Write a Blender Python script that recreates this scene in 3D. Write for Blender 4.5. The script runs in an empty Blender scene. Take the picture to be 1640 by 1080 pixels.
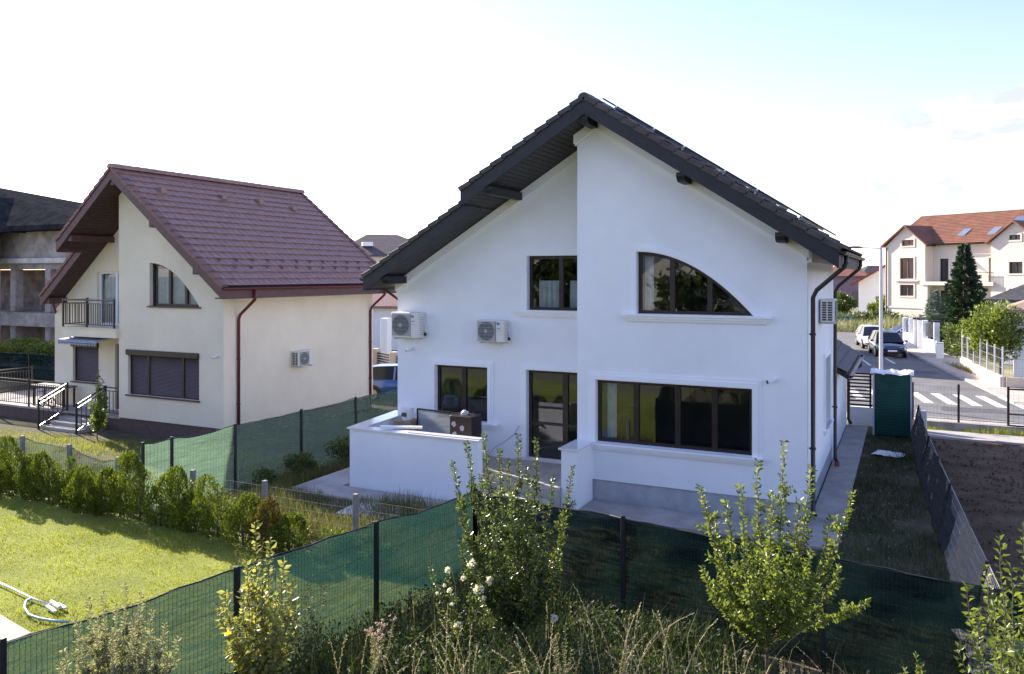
import bpy, math, random
import numpy as np
from mathutils import Vector, Matrix
from mathutils.geometry import tessellate_polygon

# ------------------------------------------------------------ camera, sky, sun, exposure
SC = bpy.context.scene
COL = SC.collection
F_PX, CX, HV, CAMZ = 1290.0, 820.0, 440.0, 5.1
YAW = math.radians(26.03)
SA, CA = math.sin(YAW), math.cos(YAW)
cam = bpy.data.cameras.new('camera')
cam_o = bpy.data.objects.new('camera', cam); COL.objects.link(cam_o)
cam_o.location = (0, 0, CAMZ)
cam_o.rotation_euler = (math.radians(90), 0, YAW)
cam.sensor_width = 36.0
cam.lens = F_PX/1640*36
cam.shift_y = -(540-HV)/1640
cam.clip_start = 0.1; cam.clip_end = 4000
SC.camera = cam_o

SUN_AZ = math.radians(70.5)          # from +Y towards -X
SUN_EL = math.radians(27)
SUN_DIR = Vector((-math.sin(SUN_AZ)*math.cos(SUN_EL), math.cos(SUN_AZ)*math.cos(SUN_EL), math.sin(SUN_EL)))
W = bpy.data.worlds.new("World"); SC.world = W; W.use_nodes = True
wn, wl = W.node_tree.nodes, W.node_tree.links
wn.clear()
sky = wn.new('ShaderNodeTexSky'); sky.sky_type = 'NISHITA'; sky.sun_disc = False
sky.sun_elevation = SUN_EL; sky.sun_rotation = -SUN_AZ
sky.altitude = 80; sky.air_density = 1.1; sky.dust_density = .5; sky.ozone_density = 3
bg = wn.new('ShaderNodeBackground'); bg.inputs['Strength'].default_value = 0.125
wo = wn.new('ShaderNodeOutputWorld')
# a bank of cumulus low in the sky, by direction
def wmath(op, a, b=None, c=None):
    n = wn.new('ShaderNodeMath'); n.operation = op
    for i, v in enumerate((a, b, c)):
        if v is None: continue
        if isinstance(v, (int, float)): n.inputs[i].default_value = v
        else: wl.new(v, n.inputs[i])
    return n.outputs[0]
tc = wn.new('ShaderNodeTexCoord'); sep = wn.new('ShaderNodeSeparateXYZ'); wl.new(tc.outputs['Generated'], sep.inputs[0])
az = wmath('ARCTAN2', sep.outputs[0], sep.outputs[1])
hyp = wmath('SQRT', wmath('ADD', wmath('MULTIPLY', sep.outputs[0], sep.outputs[0]), wmath('MULTIPLY', sep.outputs[1], sep.outputs[1])))
el = wmath('ARCTAN2', sep.outputs[2], hyp)
cmb = wn.new('ShaderNodeCombineXYZ'); wl.new(az, cmb.inputs[0]); wl.new(wmath('MULTIPLY', el, 2.0), cmb.inputs[1])
nz = wn.new('ShaderNodeTexNoise'); nz.inputs['Scale'].default_value = 9; nz.inputs['Detail'].default_value = 9; nz.inputs['Roughness'].default_value = .55
nz.inputs['Distortion'].default_value = .25
wl.new(cmb.outputs[0], nz.inputs['Vector'])
def cloud_bank(azc, elc, wa, we):
    a = wmath('DIVIDE', wmath('SUBTRACT', az, azc), wa)
    e = wmath('DIVIDE', wmath('SUBTRACT', el, elc), we)
    r = wmath('SQRT', wmath('ADD', wmath('MULTIPLY', a, a), wmath('MULTIPLY', e, e)))
    return wmath('SUBTRACT', 1.0, r)
m = wmath('MAXIMUM', cloud_bank(.115, .163, .17, .062), cloud_bank(.07, .098, .15, .042))
dens = wmath('ADD', wmath('MULTIPLY', m, .55), wmath('SUBTRACT', wmath('MULTIPLY', nz.outputs['Fac'], 1.5), .88))
rmp = wn.new('ShaderNodeValToRGB'); rmp.color_ramp.elements[0].position = .0; rmp.color_ramp.elements[1].position = .16
rmp.color_ramp.elements[0].color = (0, 0, 0, 1); rmp.color_ramp.elements[1].color = (.9, .9, .9, 1)
wl.new(dens, rmp.inputs[0])
mixw = wn.new('ShaderNodeMix'); mixw.data_type = 'RGBA'
wb = wn.new('ShaderNodeMix'); wb.data_type = 'RGBA'; wb.blend_type = 'MULTIPLY'; wb.inputs['Factor'].default_value = 1
wb.inputs['B'].default_value = (1.08, .885, .98, 1); wl.new(sky.outputs[0], wb.inputs['A'])
wl.new(rmp.outputs[0], mixw.inputs['Factor']); wl.new(wb.outputs['Result'], mixw.inputs['A'])
nz2 = wn.new('ShaderNodeTexNoise'); nz2.inputs['Scale'].default_value = 16; nz2.inputs['Detail'].default_value = 6; wl.new(cmb.outputs[0], nz2.inputs['Vector'])
rm2 = wn.new('ShaderNodeValToRGB'); rm2.color_ramp.elements[0].position = .42; rm2.color_ramp.elements[1].position = .62
rm2.color_ramp.elements[0].color = (.80, .83, .94, 1); rm2.color_ramp.elements[1].color = (1.25, 1.22, 1.25, 1); wl.new(nz2.outputs['Fac'], rm2.inputs[0])
cs_ = wn.new('ShaderNodeMix'); cs_.data_type = 'RGBA'; cs_.blend_type = 'MULTIPLY'; cs_.inputs['Factor'].default_value = 1; cs_.inputs['B'].default_value = (3.1, 3.1, 3.1, 1)
wl.new(rm2.outputs[0], cs_.inputs['A']); wl.new(cs_.outputs['Result'], mixw.inputs['B'])
wl.new(mixw.outputs['Result'], bg.inputs[0]); wl.new(bg.outputs[0], wo.inputs[0])

sun = bpy.data.lights.new('sun', 'SUN'); sun.energy = 5.0; sun.angle = math.radians(.55); sun.color = (1, .90, .76)
sun_o = bpy.data.objects.new('sun', sun); COL.objects.link(sun_o)
sun_o.rotation_euler = SUN_DIR.to_track_quat('Z', 'Y').to_euler(); sun_o.location = (-20, 10, 30)
SC.view_settings.view_transform = 'Standard'; SC.view_settings.look = 'None'
SC.view_settings.exposure = 1.5; SC.view_settings.gamma = 1
SC.cycles.max_bounces = 8; SC.cycles.transparent_max_bounces = 24

# ------------------------------------------------------------ helpers
def at(u, v, d):
    """world point of photo pixel (u, v) at forward distance d"""
    lat = (u-CX)/F_PX*d
    return Vector((-d*SA+lat*CA, d*CA+lat*SA, CAMZ-(v-HV)/F_PX*d))
def gnd(u, v, z=0.0):
    return at(u, v, F_PX*(CAMZ-z)/(v-HV))
class MB:
    def __init__(s): s.v = []; s.f = []
    def add(s, vs, fs):
        o = len(s.v); s.v += [tuple(p) for p in vs]; s.f += [tuple(i+o for i in f) for f in fs]; return s
    def box(s, x0, x1, y0, y1, z0, z1):
        return s.add([(x0,y0,z0),(x1,y0,z0),(x1,y1,z0),(x0,y1,z0),(x0,y0,z1),(x1,y0,z1),(x1,y1,z1),(x0,y1,z1)],
                     [(0,3,2,1),(4,5,6,7),(0,1,5,4),(1,2,6,5),(2,3,7,6),(3,0,4,7)])
    def bbox(s, x0, x1, y0, y1, z0, z1, b=.01):
        """box with chamfered vertical and top edges"""
        pts = [(x0+b,y0),(x1-b,y0),(x1,y0+b),(x1,y1-b),(x1-b,y1),(x0+b,y1),(x0,y1-b),(x0,y0+b)]
        ins = [(x0+2*b,y0+b),(x1-2*b,y0+b),(x1-b,y0+2*b),(x1-b,y1-2*b),(x1-2*b,y1-b),(x0+2*b,y1-b),(x0+b,y1-2*b),(x0+b,y0+2*b)]
        vs = [(x,y,z0+b) for x,y in pts]+[(x,y,z1-b) for x,y in pts]+[(x,y,z1) for x,y in ins]+[(x,y,z0) for x,y in ins]
        fs = [(i,(i+1)%8,8+(i+1)%8,8+i) for i in range(8)]+[(8+i,8+(i+1)%8,16+(i+1)%8,16+i) for i in range(8)]
        fs += [tuple(range(16,24)), tuple(range(31,23,-1))]+[(24+i,24+(i+1)%8,(i+1)%8,i) for i in range(8)]
        return s.add(vs, fs)
    def bar(s, a, b, w, h=None, up=(0,0,1)):
        """rectangular bar from a to b, w across, h along 'up'"""
        h = w if h is None else h
        a, b = Vector(a), Vector(b); d = (b-a).normalized(); up = Vector(up)
        if abs(d.dot(up)) > .99: up = Vector((0,1,0))
        sx = d.cross(up).normalized()*w/2; sz = sx.cross(d).normalized()*h/2
        vs = [a-sx-sz,a+sx-sz,a+sx+sz,a-sx+sz,b-sx-sz,b+sx-sz,b+sx+sz,b-sx+sz]
        return s.add(vs, [(0,1,2,3),(7,6,5,4),(0,4,5,1),(1,5,6,2),(2,6,7,3),(3,7,4,0)])
    def tube(s, pts, r, n=8, cap=True):
        pts = [Vector(p) for p in pts]; k = len(pts)
        rs = r if isinstance(r, (list, tuple)) else [r]*k
        base = len(s.v); ref = None
        for i, p in enumerate(pts):
            d = (pts[min(i+1,k-1)]-pts[max(i-1,0)])
            d = d.normalized() if d.length > 1e-9 else Vector((0,0,1))
            if ref is None: ref = d.cross(Vector((0,0,1)) if abs(d.z) < .9 else Vector((0,1,0))).normalized()
            else:
                ref = (ref-d*ref.dot(d)).normalized()
            o = d.cross(ref)
            for j in range(n):
                a = 2*math.pi*j/n
                s.v.append(tuple(p+(ref*math.cos(a)+o*math.sin(a))*rs[i]))
        for i in range(k-1):
            for j in range(n):
                a = base+i*n+j; b = base+i*n+(j+1)%n
                s.f.append((a, b, b+n, a+n))
        if cap:
            s.f.append(tuple(base+j for j in range(n))[::-1]); s.f.append(tuple(base+(k-1)*n+j for j in range(n)))
        return s
    def disc(s, c, r, axis='y', n=20, t=.0):
        c = Vector(c); vs = []
        for j in range(n):
            a = 2*math.pi*j/n; p, q = math.cos(a)*r, math.sin(a)*r
            vs.append(c+Vector({'y':(p,0,q),'x':(0,p,q),'z':(p,q,0)}[axis]))
        return s.add(vs, [tuple(range(n))])
    def prism(s, poly, f3, t):
        """poly of (a,b); f3(a,b,c) -> xyz; extruded c from 0 to t"""
        n = len(poly)
        vs = [f3(a,b,0) for a,b in poly]+[f3(a,b,t) for a,b in poly]
        tri = tessellate_polygon([[Vector((a,b,0)) for a,b in poly]])
        fs = [tuple(x) for x in tri]+[tuple(i+n for i in x)[::-1] for x in tri]+[(i,(i+1)%n,n+(i+1)%n,n+i) for i in range(n)]
        return s.add(vs, fs)
    def wall(s, outer, holes, f3, t):
        """wall with real openings: outer loop + hole loops in (a,b); thickness t along c"""
        loops = [outer]+holes; flat = [p for l in loops for p in l]; n = len(flat)
        tri = tessellate_polygon([[Vector((a,b,0)) for a,b in l] for l in loops])
        vs = [f3(a,b,0) for a,b in flat]+[f3(a,b,t) for a,b in flat]
        fs = [tuple(x) for x in tri]+[tuple(i+n for i in x)[::-1] for x in tri]
        o = 0
        for l in loops:
            m_ = len(l)
            fs += [(o+i,o+(i+1)%m_,n+o+(i+1)%m_,n+o+i) for i in range(m_)]; o += m_
        return s.add(vs, fs)
def inv(parent):
    return parent.matrix_basis.inverted() if parent is not None and parent.parent is None else (inv(parent.parent) if parent is not None else Matrix())
def build(name, mb, mat, parent=None, local=False, smooth=False):
    me = bpy.data.meshes.new(name)
    vs = mb.v
    if parent is not None and not local:
        M = inv(parent); vs = [tuple(M @ Vector(p)) for p in vs]
    me.from_pydata(vs, [], mb.f); me.update()
    if smooth: me.polygons.foreach_set('use_smooth', [True]*len(me.polygons))
    if mat: me.materials.append(mat)
    o = bpy.data.objects.new(name, me); COL.objects.link(o)
    if parent is not None: o.parent = parent
    return o
def tag(o, label=None, cat=None, group=None, kind=None):
    if label: o['label'] = label
    if cat: o['category'] = cat
    if group: o['group'] = group
    if kind: o['kind'] = kind
    return o
def thing(name, loc, label, cat, group=None, rz=0.0):
    o = bpy.data.objects.new(name, None); COL.objects.link(o); o.empty_display_size = .2
    o.location = loc; o.rotation_euler = (0, 0, rz)
    o.matrix_basis = Matrix.Translation(Vector(loc)) @ Matrix.Rotation(rz, 4, 'Z')
    return tag(o, label, cat, group)
def copy_tree(o, parent=None):
    c = o.copy(); COL.objects.link(c)
    if parent is not None: c.parent = parent
    for ch in [x for x in COL.objects if x.parent == o]: copy_tree(ch, c)
    return c

# ------------------------------------------------------------ materials
MATS = {}
def mat(name, col, rough=.8, var=0.0, vscale=3.0, bump=0.0, bscale=40.0, metal=0.0, col2=None, spec=.5, detail=5, coat=0.0, streak=0.0):
    m_ = bpy.data.materials.new(name); m_.use_nodes = True
    n, l = m_.node_tree.nodes, m_.node_tree.links
    p = n['Principled BSDF']; p.inputs['Roughness'].default_value = rough; p.inputs['Metallic'].default_value = metal
    p.inputs['Specular IOR Level'].default_value = spec; p.inputs['Coat Weight'].default_value = coat
    p.inputs['Base Color'].default_value = (*col, 1)
    g = n.new('ShaderNodeNewGeometry')
    if var > 0 or col2:
        nt = n.new('ShaderNodeTexNoise'); nt.inputs['Scale'].default_value = vscale; nt.inputs['Detail'].default_value = detail
        nt.inputs['Roughness'].default_value = .62
        l.new(g.outputs['Position'], nt.inputs['Vector'])
        rp = n.new('ShaderNodeValToRGB'); rp.color_ramp.elements[0].position = .35; rp.color_ramp.elements[1].position = .66
        c2 = col2 or tuple(min(1, c*(1+var)) for c in col)
        c1 = col if col2 else tuple(c*(1-var) for c in col)
        rp.color_ramp.elements[0].color = (*c1, 1); rp.color_ramp.elements[1].color = (*c2, 1)
        l.new(nt.outputs['Fac'], rp.inputs[0]); l.new(rp.outputs[0], p.inputs['Base Color'])
    if streak > 0:
        mp = n.new('ShaderNodeMapping'); mp.inputs['Scale'].default_value = (5, 5, .35); l.new(g.outputs['Position'], mp.inputs[0])
        ns = n.new('ShaderNodeTexNoise'); ns.inputs['Scale'].default_value = 1.6; ns.inputs['Detail'].default_value = 8; l.new(mp.outputs[0], ns.inputs['Vector'])
        rs = n.new('ShaderNodeMapRange'); rs.inputs['From Min'].default_value = .45; rs.inputs['From Max'].default_value = .75
        rs.inputs['To Min'].default_value = 1.0; rs.inputs['To Max'].default_value = 1.0-streak; l.new(ns.outputs['Fac'], rs.inputs[0])
        mm = n.new('ShaderNodeMix'); mm.data_type = 'RGBA'; mm.blend_type = 'MULTIPLY'; mm.inputs['Factor'].default_value = 1
        l.new(p.inputs['Base Color'].links[0].from_socket, mm.inputs['A']); l.new(rs.outputs[0], mm.inputs['B']); l.new(mm.outputs['Result'], p.inputs['Base Color'])
    if bump > 0:
        nb = n.new('ShaderNodeTexNoise'); nb.inputs['Scale'].default_value = bscale; nb.inputs['Detail'].default_value = 4
        l.new(g.outputs['Position'], nb.inputs['Vector'])
        b = n.new('ShaderNodeBump'); b.inputs['Strength'].default_value = bump; b.inputs['Distance'].default_value = .02
        l.new(nb.outputs['Fac'], b.inputs['Height']); l.new(b.outputs[0], p.inputs['Normal'])
    MATS[name] = m_
    return m_
def leafmat(name, c1, c2, trans=.45, rough=.45, c3=None):
    m_ = bpy.data.materials.new(name); m_.use_nodes = True
    n, l = m_.node_tree.nodes, m_.node_tree.links
    p = n['Principled BSDF']; out = n['Material Output']
    p.inputs['Roughness'].default_value = rough; p.inputs['Specular IOR Level'].default_value = .4
    g = n.new('ShaderNodeNewGeometry')
    rp = n.new('ShaderNodeValToRGB'); e = rp.color_ramp.elements
    e[0].position = 0; e[0].color = (*c1, 1); e[1].position = .85; e[1].color = (*c2, 1)
    if c3: x = e.new(.97); x.color = (*c3, 1)
    l.new(g.outputs['Random Per Island'], rp.inputs[0]); l.new(rp.outputs[0], p.inputs['Base Color'])
    t = n.new('ShaderNodeBsdfTranslucent')
    hs = n.new('ShaderNodeMix'); hs.data_type = 'RGBA'; hs.blend_type = 'MULTIPLY'; hs.inputs['Factor'].default_value = 1
    hs.inputs['B'].default_value = (1.3, 1.3, .75, 1); l.new(rp.outputs[0], hs.inputs['A']); l.new(hs.outputs['Result'], t.inputs[0])
    mx = n.new('ShaderNodeMixShader'); mx.inputs[0].default_value = trans
    l.new(p.outputs[0], mx.inputs[1]); l.new(t.outputs[0], mx.inputs[2]); l.new(mx.outputs[0], out.inputs[0])
    return m_
def glassmat(name, tint=(.82,.86,.86), base=.055):
    m_ = bpy.data.materials.new(name); m_.use_nodes = True
    n, l = m_.node_tree.nodes, m_.node_tree.links; n.remove(n['Principled BSDF']); out = n['Material Output']
    t = n.new('ShaderNodeBsdfTransparent'); t.inputs[0].default_value = (*tint, 1)
    gl = n.new('ShaderNodeBsdfGlossy'); gl.inputs['Roughness'].default_value = .01; gl.inputs[0].default_value = (.84,.90,1,1)
    fr = n.new('ShaderNodeFresnel'); fr.inputs[0].default_value = 1.5
    a = n.new('ShaderNodeMath'); a.operation = 'ADD'; a.inputs[1].default_value = base; a.use_clamp = True; l.new(fr.outputs[0], a.inputs[0])
    mx = n.new('ShaderNodeMixShader'); l.new(a.outputs[0], mx.inputs[0]); l.new(t.outputs[0], mx.inputs[1]); l.new(gl.outputs[0], mx.inputs[2])
    l.new(mx.outputs[0], out.inputs[0])
    return m_
def netmat(name, col, open_=.42):
    """woven shade netting: threads with gaps between"""
    m_ = bpy.data.materials.new(name); m_.use_nodes = True
    n, l = m_.node_tree.nodes, m_.node_tree.links; n.remove(n['Principled BSDF']); out = n['Material Output']
    d = n.new('ShaderNodeBsdfDiffuse'); d.inputs[0].default_value = (*col, 1)
    t = n.new('ShaderNodeBsdfTranslucent'); t.inputs[0].default_value = (col[0]*1.3, min(1, col[1]*1.4), col[2]*1.2, 1)
    mx = n.new('ShaderNodeMixShader'); mx.inputs[0].default_value = .55; l.new(d.outputs[0], mx.inputs[1]); l.new(t.outputs[0], mx.inputs[2])
    tr = n.new('ShaderNodeBsdfTransparent')
    g = n.new('ShaderNodeNewGeometry')
    mp = n.new('ShaderNodeMapping'); mp.inputs['Scale'].default_value = (1.2, 1.2, 9); l.new(g.outputs['Position'], mp.inputs[0])
    nz_ = n.new('ShaderNodeTexNoise'); nz_.inputs['Scale'].default_value = 3; nz_.inputs['Detail'].default_value = 6; l.new(mp.outputs[0], nz_.inputs['Vector'])
    r = n.new('ShaderNodeMapRange'); r.inputs['From Min'].default_value = .3; r.inputs['From Max'].default_value = .7
    r.inputs['To Min'].default_value = open_-.10; r.inputs['To Max'].default_value = open_+.10
    l.new(nz_.outputs['Fac'], r.inputs[0])
    m2 = n.new('ShaderNodeMixShader'); l.new(r.outputs[0], m2.inputs[0]); l.new(mx.outputs[0], m2.inputs[1]); l.new(tr.outputs[0], m2.inputs[2])
    l.new(m2.outputs[0], out.inputs[0])
    return m_
M = dict(
    white=mat('white_render', (.86,.87,.90), .9, .045, .5, .35, 90),
    white_trim=mat('white_trim', (.87,.88,.91), .7, .02, 2),
    cap=mat('white_marble', (.78,.78,.78), .12, .05, 3, spec=.6),
    plinth=mat('grey_plinth', (.42,.42,.44), .85, .14, 2.5, .4, 60),
    cream=mat('cream_render', (.80,.72,.575), .9, .06, .5, .3, 90),
    cream_plinth=mat('brown_plinth', (.10,.065,.06), .8, .2, 6, .3, 50),
    fascia=mat('black_wood', (.013,.014,.019), .55, .3, 6, .2, 30),
    soffit=mat('dark_soffit', (.035,.034,.036), .6, .25, 5),
    tile_dark=mat('dark_tile', (.060,.045,.042), .55, .35, 4, .3, 60),
    tile_red=mat('brown_red_tile', (.28,.150,.118), .45, .2, 5, .3, 60),
    fascia_red=mat('brown_red_wood', (.090,.036,.040), .5, .2, 5),
    gutter_red=mat('red_gutter', (.13,.022,.025), .35, .1, 3),
    gutter_dark=mat('brown_gutter', (.022,.018,.018), .35, .1, 3),
    frame=mat('dark_frame', (.020,.013,.012), .4, .2, 8),
    shutter=mat('brown_shutter', (.070,.050,.062), .5, .1, 8),
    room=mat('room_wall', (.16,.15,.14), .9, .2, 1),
    curtain=mat('curtain', (.75,.77,.80), .9, .1, 4),
    glass=glassmat('window_glass', base=.055),
    ac=mat('ac_casing', (.72,.70,.66), .45, .03, 3),
    ac_dark=mat('ac_dark', (.05,.055,.06), .5),
    ac_grille=mat('ac_grille', (.38,.39,.40), .4),
    logo_blue=mat('logo_blue', (.02,.25,.65), .4),
    black=mat('black_metal', (.015,.015,.017), .4, .2, 8),
    rail=mat('rail_brown', (.030,.022,.022), .3),
    rail_bright=mat('rail_steel', (.20,.18,.17), .45, metal=.6),
    alu=mat('aluminium', (.7,.7,.72), .3, metal=1.0),
    grey_paint=mat('grey_paint', (.5,.5,.54), .4),
    conc=mat('concrete', (.36,.33,.31), .9, .18, 1.6, .5, 25),
    conc_dark=mat('raw_concrete', (.32,.29,.27), .95, .35, 1.2, .6, 12),
    asphalt=mat('asphalt', (.135,.13,.13), .9, .24, .6, .5, 60),
    paint=mat('road_paint', (.62,.62,.60), .8, .12, 8),
    pave=mat('paving', (.40,.36,.31), .9, .15, 2.5, .5, 20),
    dirt=mat('dirt', (.085,.052,.034), 1, 0, 1.0, 1, 10, col2=(.16,.11,.075), spec=.1),
    soil_green=mat('soil_green', (.055,.065,.030), 1, 0, 1.1, .8, 14, col2=(.14,.115,.08), spec=.1),
    lawn=mat('lawn_ground', (.13,.16,.015), 1, 0, .9, .8, 18, col2=(.24,.26,.03)),
    ground=mat('ground_far', (.11,.12,.055), 1, 0, .12, 0, 14, col2=(.20,.18,.11)),
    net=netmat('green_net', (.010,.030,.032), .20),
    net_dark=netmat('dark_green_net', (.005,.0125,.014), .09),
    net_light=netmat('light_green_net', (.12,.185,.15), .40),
    wire=mat('green_wire', (.015,.028,.024), .5),
    wire_grey=mat('galvanised_wire', (.32,.31,.31), .5),
    post_dark=mat('dark_post', (.010,.014,.018), .5),
    post_grey=mat('concrete_post', (.26,.25,.24), .9, .15, 6),
    bark=mat('bark', (.11,.085,.065), .9, .3, 20),
    leaf=leafmat('leaf_fresh', (.07,.105,.022), (.22,.27,.055), rough=.35),
    leaf_pale=leafmat('leaf_pale', (.13,.15,.04), (.34,.35,.13), rough=.35, c3=(.55,.45,.05)),
    leaf_dark=leafmat('leaf_dark', (.035,.06,.018), (.135,.175,.045), .38, .33),
    thuja=leafmat('thuja_leaf', (.032,.058,.010), (.165,.205,.03), .42),
    thuja_brown=leafmat('thuja_dry_leaf', (.06,.055,.015), (.15,.12,.035), .35),
    needle=leafmat('needle', (.016,.040,.022), (.055,.090,.048), .2),
    grass=leafmat('lawn_blade', (.16,.19,.014), (.36,.37,.035), .45, .5),
    grass_rough=leafmat('rough_blade', (.045,.060,.018), (.17,.17,.05), .4, .6, c3=(.30,.25,.14)),
    weed=leafmat('weed_leaf', (.018,.036,.013), (.065,.092,.030), .32, .6, c3=(.11,.105,.05)),
    sage=leafmat('sage_leaf', (.15,.17,.09), (.34,.34,.22), .4, .7),
    dry=leafmat('dry_stem', (.32,.28,.17), (.58,.52,.35), .3, .7),
    petal=leafmat('white_petal', (.75,.74,.66), (.85,.84,.78), .3, .6),
    pink=leafmat('pink_petal', (.45,.28,.36), (.65,.50,.55), .3, .6),
    steel_box=mat('green_sheet', (.004,.060,.052), .35, .2, 3),
    plastic_white=mat('plastic_white', (.78,.79,.80), .4),
)
M['white_wall_back'] = M['white']

# ------------------------------------------------------------ leaf and blade geometry (numpy)
def raw_mesh(name, V, Fc, k, mt, parent=None, smooth=False):
    """V (n,3), Fc (m,k) faces"""
    if parent is not None:
        Mi = np.array(inv(parent)); V = V @ Mi[:3,:3].T + Mi[:3,3]
    me = bpy.data.meshes.new(name)
    me.vertices.add(len(V)); me.vertices.foreach_set('co', np.ascontiguousarray(V, dtype=np.float32).ravel())
    me.loops.add(Fc.size); me.loops.foreach_set('vertex_index', Fc.astype(np.int32).ravel())
    me.polygons.add(len(Fc)); me.polygons.foreach_set('loop_start', (np.arange(len(Fc))*k).astype(np.int32))
    me.update(calc_edges=True); me.validate()
    if mt: me.materials.append(mt)
    o = bpy.data.objects.new(name, me); COL.objects.link(o)
    if parent is not None: o.parent = parent
    return o
def unit(a): return a/np.maximum(np.linalg.norm(a, axis=1, keepdims=True), 1e-9)
def leaf_geo(P, D, size, rng, width=.5, up=None, fold=.18):
    """folded leaves at P pointing along D"""
    n = len(P); D = unit(D)
    R = rng.normal(size=(n,3)) if up is None else np.asarray(up)+rng.normal(size=(n,3))*.45
    S = unit(np.cross(D, R)); N = np.cross(S, D)
    L = (size*rng.uniform(.65,1.25,n))[:,None] if np.isscalar(size) else size[:,None]
    w = L*width*.5
    a = P; b = P+D*L*.45+S*w+N*L*fold; c = P+D*L-N*L*.05; d = P+D*L*.45-S*w+N*L*fold
    m_ = P+D*L*.45
    V = np.stack([a,b,c,d,m_],1).reshape(-1,3)
    i = (np.arange(n)*5)[:,None]
    F = np.concatenate([i+[0,1,4],i+[1,2,4],i+[2,3,4],i+[3,0,4]],1).reshape(-1,3)
    return V, F
def blade_geo(P, H, rng, w=.006, lean=.35, ldir=None):
    """curved grass blades, three-segment"""
    n = len(P); a = rng.uniform(0, 2*np.pi, n)
    side = np.stack([np.cos(a),np.sin(a),np.zeros(n)],1); b = rng.uniform(0, 2*np.pi, n)
    ln = np.stack([np.cos(b),np.sin(b),np.zeros(n)],1)*(H*rng.uniform(.1,1,n)*lean)[:,None]
    if ldir is not None: ln = ln+np.asarray(ldir)*H[:,None]
    W_ = w*rng.uniform(.6,1.4,n)[:,None]
    z = np.stack([np.zeros(n),np.zeros(n),H],1)
    p0 = P-side*W_/2; p1 = P+side*W_/2
    p2 = P+z*.6+ln*.4+side*W_*.35; p3 = P+z*.6+ln*.4-side*W_*.35; p4 = P+z*.93+ln*1.15
    V = np.stack([p0,p1,p2,p3,p4],1).reshape(-1,3); i = (np.arange(n)*5)[:,None]
    F = np.concatenate([i+[0,1,2],i+[0,2,3],i+[3,2,4]],1).reshape(-1,3)
    return V, F
def join_geo(parts):
    V = []; F = []; o = 0
    for v, f in parts: V.append(v); F.append(f+o); o += len(v)
    return np.concatenate(V), np.concatenate(F)
def fbm2(x, y, seed=0, s=1.0):
    r = np.random.default_rng(seed); out = 0; amp = 1
    for k in range(4):
        for _ in range(3):
            a = r.uniform(0, 2*np.pi); ph = r.uniform(0, 6.28); f = s*2**k*r.uniform(.7,1.3)
            out = out+amp*np.sin(f*(np.cos(a)*x+np.sin(a)*y)+ph)
        amp *= .55
    return out/3
def gz(x, y):
    """height of the ground"""
    t = np.clip((-11.0-np.asarray(x, float))/5.0, 0, 1); t = t*t*(3-2*t)
    s = np.clip((np.asarray(y, float)-12.0)/2.5, 0, 1); s = s*s*(3-2*s)
    return -.45*t*s
# ------------------------------------------------------------ the setting: ground, road, pavement
def ground_sheet():
    xs = sorted(set([-1500,-900,-500,-300,-200,-120,-80,-60,-50,-45]+list(range(-40,12,1))+[12,16,20,25,30,40,60,80,120,200,400,800,1500]))
    ys = sorted(set([-1500,-800,-300,-100,-50,-20,-10]+list(range(-5,10,2))+[x*.5 for x in range(20,34)]+list(range(17,35,2))+[35,40,50,60,70,80,100,140,200,300,500,900,1500,2200]))
    mb = MB(); nx = len(xs)
    for y in ys:
        for x in xs: mb.v.append((x, y, float(gz(x, y))-.03))
    for j in range(len(ys)-1):
        for i in range(nx-1):
            a = j*nx+i; mb.f.append((a,a+1,a+1+nx,a+nx))
    tag(build('ground', mb, M['ground'], smooth=True), kind='structure')
ground_sheet()
def sheet(name, poly, mt, dz=.0, step=None, kind='structure', label=None):
    """ground-following sheet from a polygon, gridded so it follows the slope"""
    xs0, xs1 = min(p[0] for p in poly), max(p[0] for p in poly)
    mb = MB()
    cuts = [xs0]+[c for c in np.arange(-17,-10,.5) if xs0 < c < xs1]+[xs1]
    def clip(pts, xa, keep_right):
        out = []
        for i in range(len(pts)):
            p, q = pts[i], pts[(i+1)%len(pts)]
            ip = (p[0] >= xa) if keep_right else (p[0] <= xa); iq = (q[0] >= xa) if keep_right else (q[0] <= xa)
            if ip: out.append(p)
            if ip != iq:
                t = (xa-p[0])/(q[0]-p[0]); out.append((xa, p[1]+t*(q[1]-p[1])))
        return out
    ys0, ys1 = min(p[1] for p in poly), max(p[1] for p in poly)
    cy = [ys0]+[c for c in np.arange(12,14.6,.5) if ys0 < c < ys1]+[ys1]
    sw = lambda pts: [(q, p) for p, q in pts]
    for a, b, c, d in [(a, b, c, d) for a, b in zip(cuts[:-1], cuts[1:]) for c, d in zip(cy[:-1], cy[1:])]:
        pp = clip(clip(poly, a, True), b, False)
        if len(pp) > 2: pp = sw(clip(clip(sw(pp), c, True), d, False))
        if len(pp) > 2: mb.add([(x, y, float(gz(x,y))+dz) for x,y in pp], [tuple(range(len(pp)))])
    o = build(name, mb, mt); tag(o, kind=kind)
    return o
FENCE_L = [Vector((-8.35,2.6,0)), Vector((-7.95,4.9,0)), Vector((-7.33,7.36,0)), Vector((-6.87,9.6,0)), Vector((-6.45,11.8,0))]
FENCE_R = [Vector((-6.45,11.8,0)), Vector((-3.75,11.42,0)), Vector((-.94,10.98,0)), Vector((1.7,10.62,0)), Vector((4.3,10.25,0))]
sheet('lawn', [(-34,1),(-8.5,1),(-7.95,4.9),(-6.5,11.7),(-34,11.9)], M['lawn'], 0)
sheet('ground_yard', [(-14.6,12.2),(-9,11.9),(-6.5,11.70),(1.0,10.6),(.72,15.2),(.58,17.8),(.33,22.8),(.2,30.0),(-14.6,30.0)], M['soil_green'], 0)
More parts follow.
